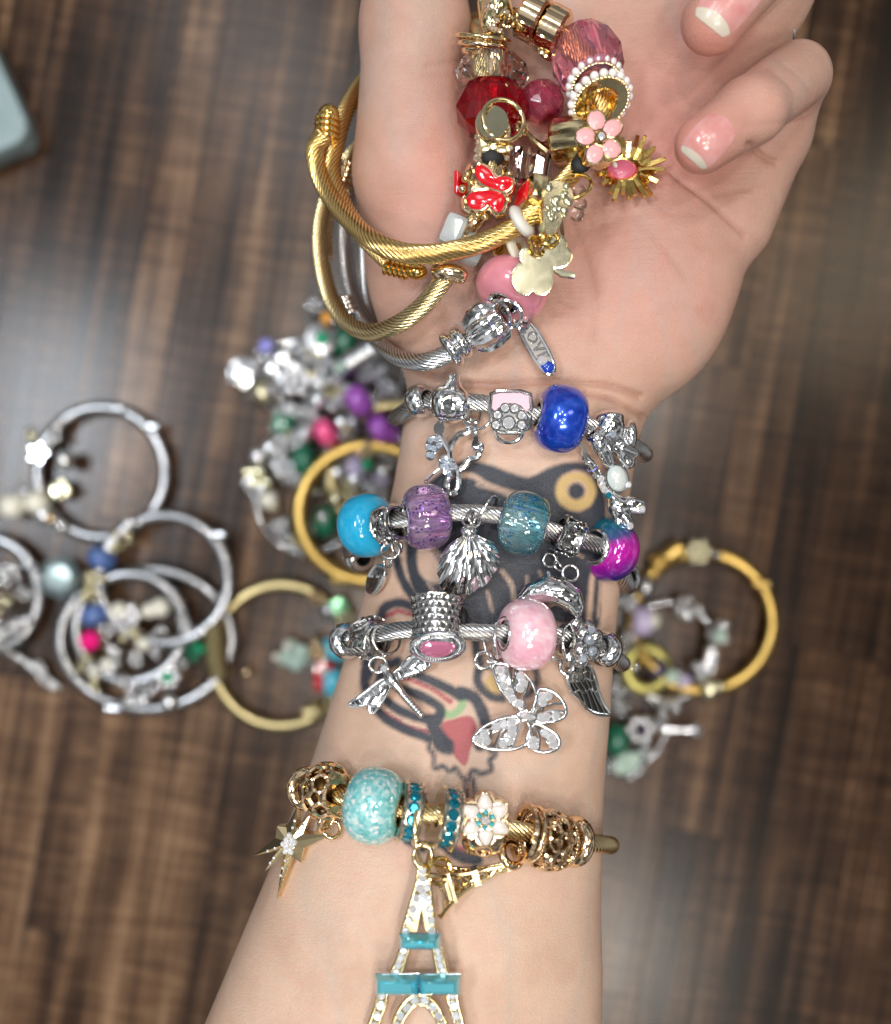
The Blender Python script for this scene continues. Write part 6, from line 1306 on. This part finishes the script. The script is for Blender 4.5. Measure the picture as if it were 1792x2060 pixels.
for lab, cx, cy, rx, ry, bd in pile:
    for k in range(16):
        a = rnd.uniform(0, 6.28); q = rnd.uniform(.72, 1.05); bd.append((rnd.choice(['cluster', 'cluster', 'flower', 'ball', 'round', 'star', 'tube']), cx + rx * q * math.cos(a), cy + ry * q * math.sin(a), rnd.uniform(14, 26), rnd.choice([S_, S_, S_, CHAMP, FROST]), rnd.uniform(.4, 1.2)))
    bangle(lab, cx, cy, rx, ry, S_, bd, .35, 'silver charm bracelets in the pile', r=.10)
# right of the wrist
bangle('yellow gold bangle with a coiled end and gold flower bead, right of the wrist', 1412, 1250, 140, 138, BGGOLD, [('flower', 1405, 1110, 30, CHAMP, .9, 'pale gold flower bead', CHAMP), ('tube', 1345, 1118, 34, BGGOLD, .7, None, None, 40), ('cluster', 1325, 1135, 24, BGGOLD), ('round', 1298, 1180, 24, FROST, .8, 'frosted glass spacer'), ('round', 1425, 1385, 26, CHAMP, .8), ('tube', 1530, 1175, 16, BGGOLD), ('ball', 1445, 1380, 14, CHAMP), ('ball', 1440, 1115, 10, FROST)], .6, r=.29)
bangle('silver charm chain with chunky nodes inside the gold bangle on the right', 1345, 1310, 95, 98, S_, [('cluster', 1386, 1225, 30, S_, 1.2), ('ball', 1380, 1235, 18, S_, 1.3), ('cluster', 1438, 1272, 30, S_, 1.1), ('ball', 1448, 1280, 14, PALEGREEN, 1.5), ('tube', 1425, 1320, 22, S_, 1.0, None, None, 80), ('cluster', 1400, 1350, 26, S_, 1.0), ('ball', 1378, 1370, 13, LIL, 1.1), ('cluster', 1360, 1370, 22, S_, 1.0), ('ball', 1350, 1360, 16, PALEGREEN, 1.2), ('round', 1292, 1250, 30, LIL, 1.0, 'white and lilac bead'), ('ball', 1308, 1248, 20, CREAM, 1.1), ('cluster', 1268, 1290, 22, S_), ('cluster', 1262, 1210, 24, S_), ('cluster', 1258, 1320, 26, S_), ('round', 1255, 1345, 18, BLK, .8), ('ball', 1275, 1340, 12, S_)], .7, r=.08)
t = thing('ring_charm', W(1305, 1345, 0), 'olive gold ring charm with a dark violet stone on the table, right of the wrist', 'charm')
b = B(); b.torus(W(1300, 1345, 1.15), (.1, .05, 1), 40 * kk(1.1), .26, 36, 10); b.out('band', OLIVE, t); b = B(); b.sph(W(1322, 1345, 1.4), (.42, .42, .3)); b.out('stone', BLK, t); b = B(); b.tube([W(1283, 1300, 1.5), W(1300, 1322, 1.6), W(1318, 1345, 1.6)], .13, 8); b.out('hook', BGGOLD, t)
bangle('silver charm bracelet with green stones, lowest on the right of the wrist', 1255, 1465, 82, 80, S_, [('cluster', 1248, 1375, 26, S_), ('cluster', 1250, 1415, 28, S_), ('flower', 1288, 1468, 32, S_, .8, 'silver flower bead with dark centre', BLK), ('cluster', 1345, 1430, 28, S_, .8), ('cluster', 1325, 1455, 16, S_), ('key', 1368, 1468, 32, S_, .8), ('cluster', 1300, 1505, 20, S_), ('round', 1240, 1488, 34, GRN, .8, 'emerald green bead'), ('clover', 1262, 1535, 32, PALEGREEN, .7, 'pale green clover charm', None, 30), ('cluster', 1228, 1540, 18, S_), ('ball', 1285, 1550, 12, S_), ('ball', 1268, 1562, 12, S_), ('cluster', 1295, 1530, 12, S_)], .5, r=.09)
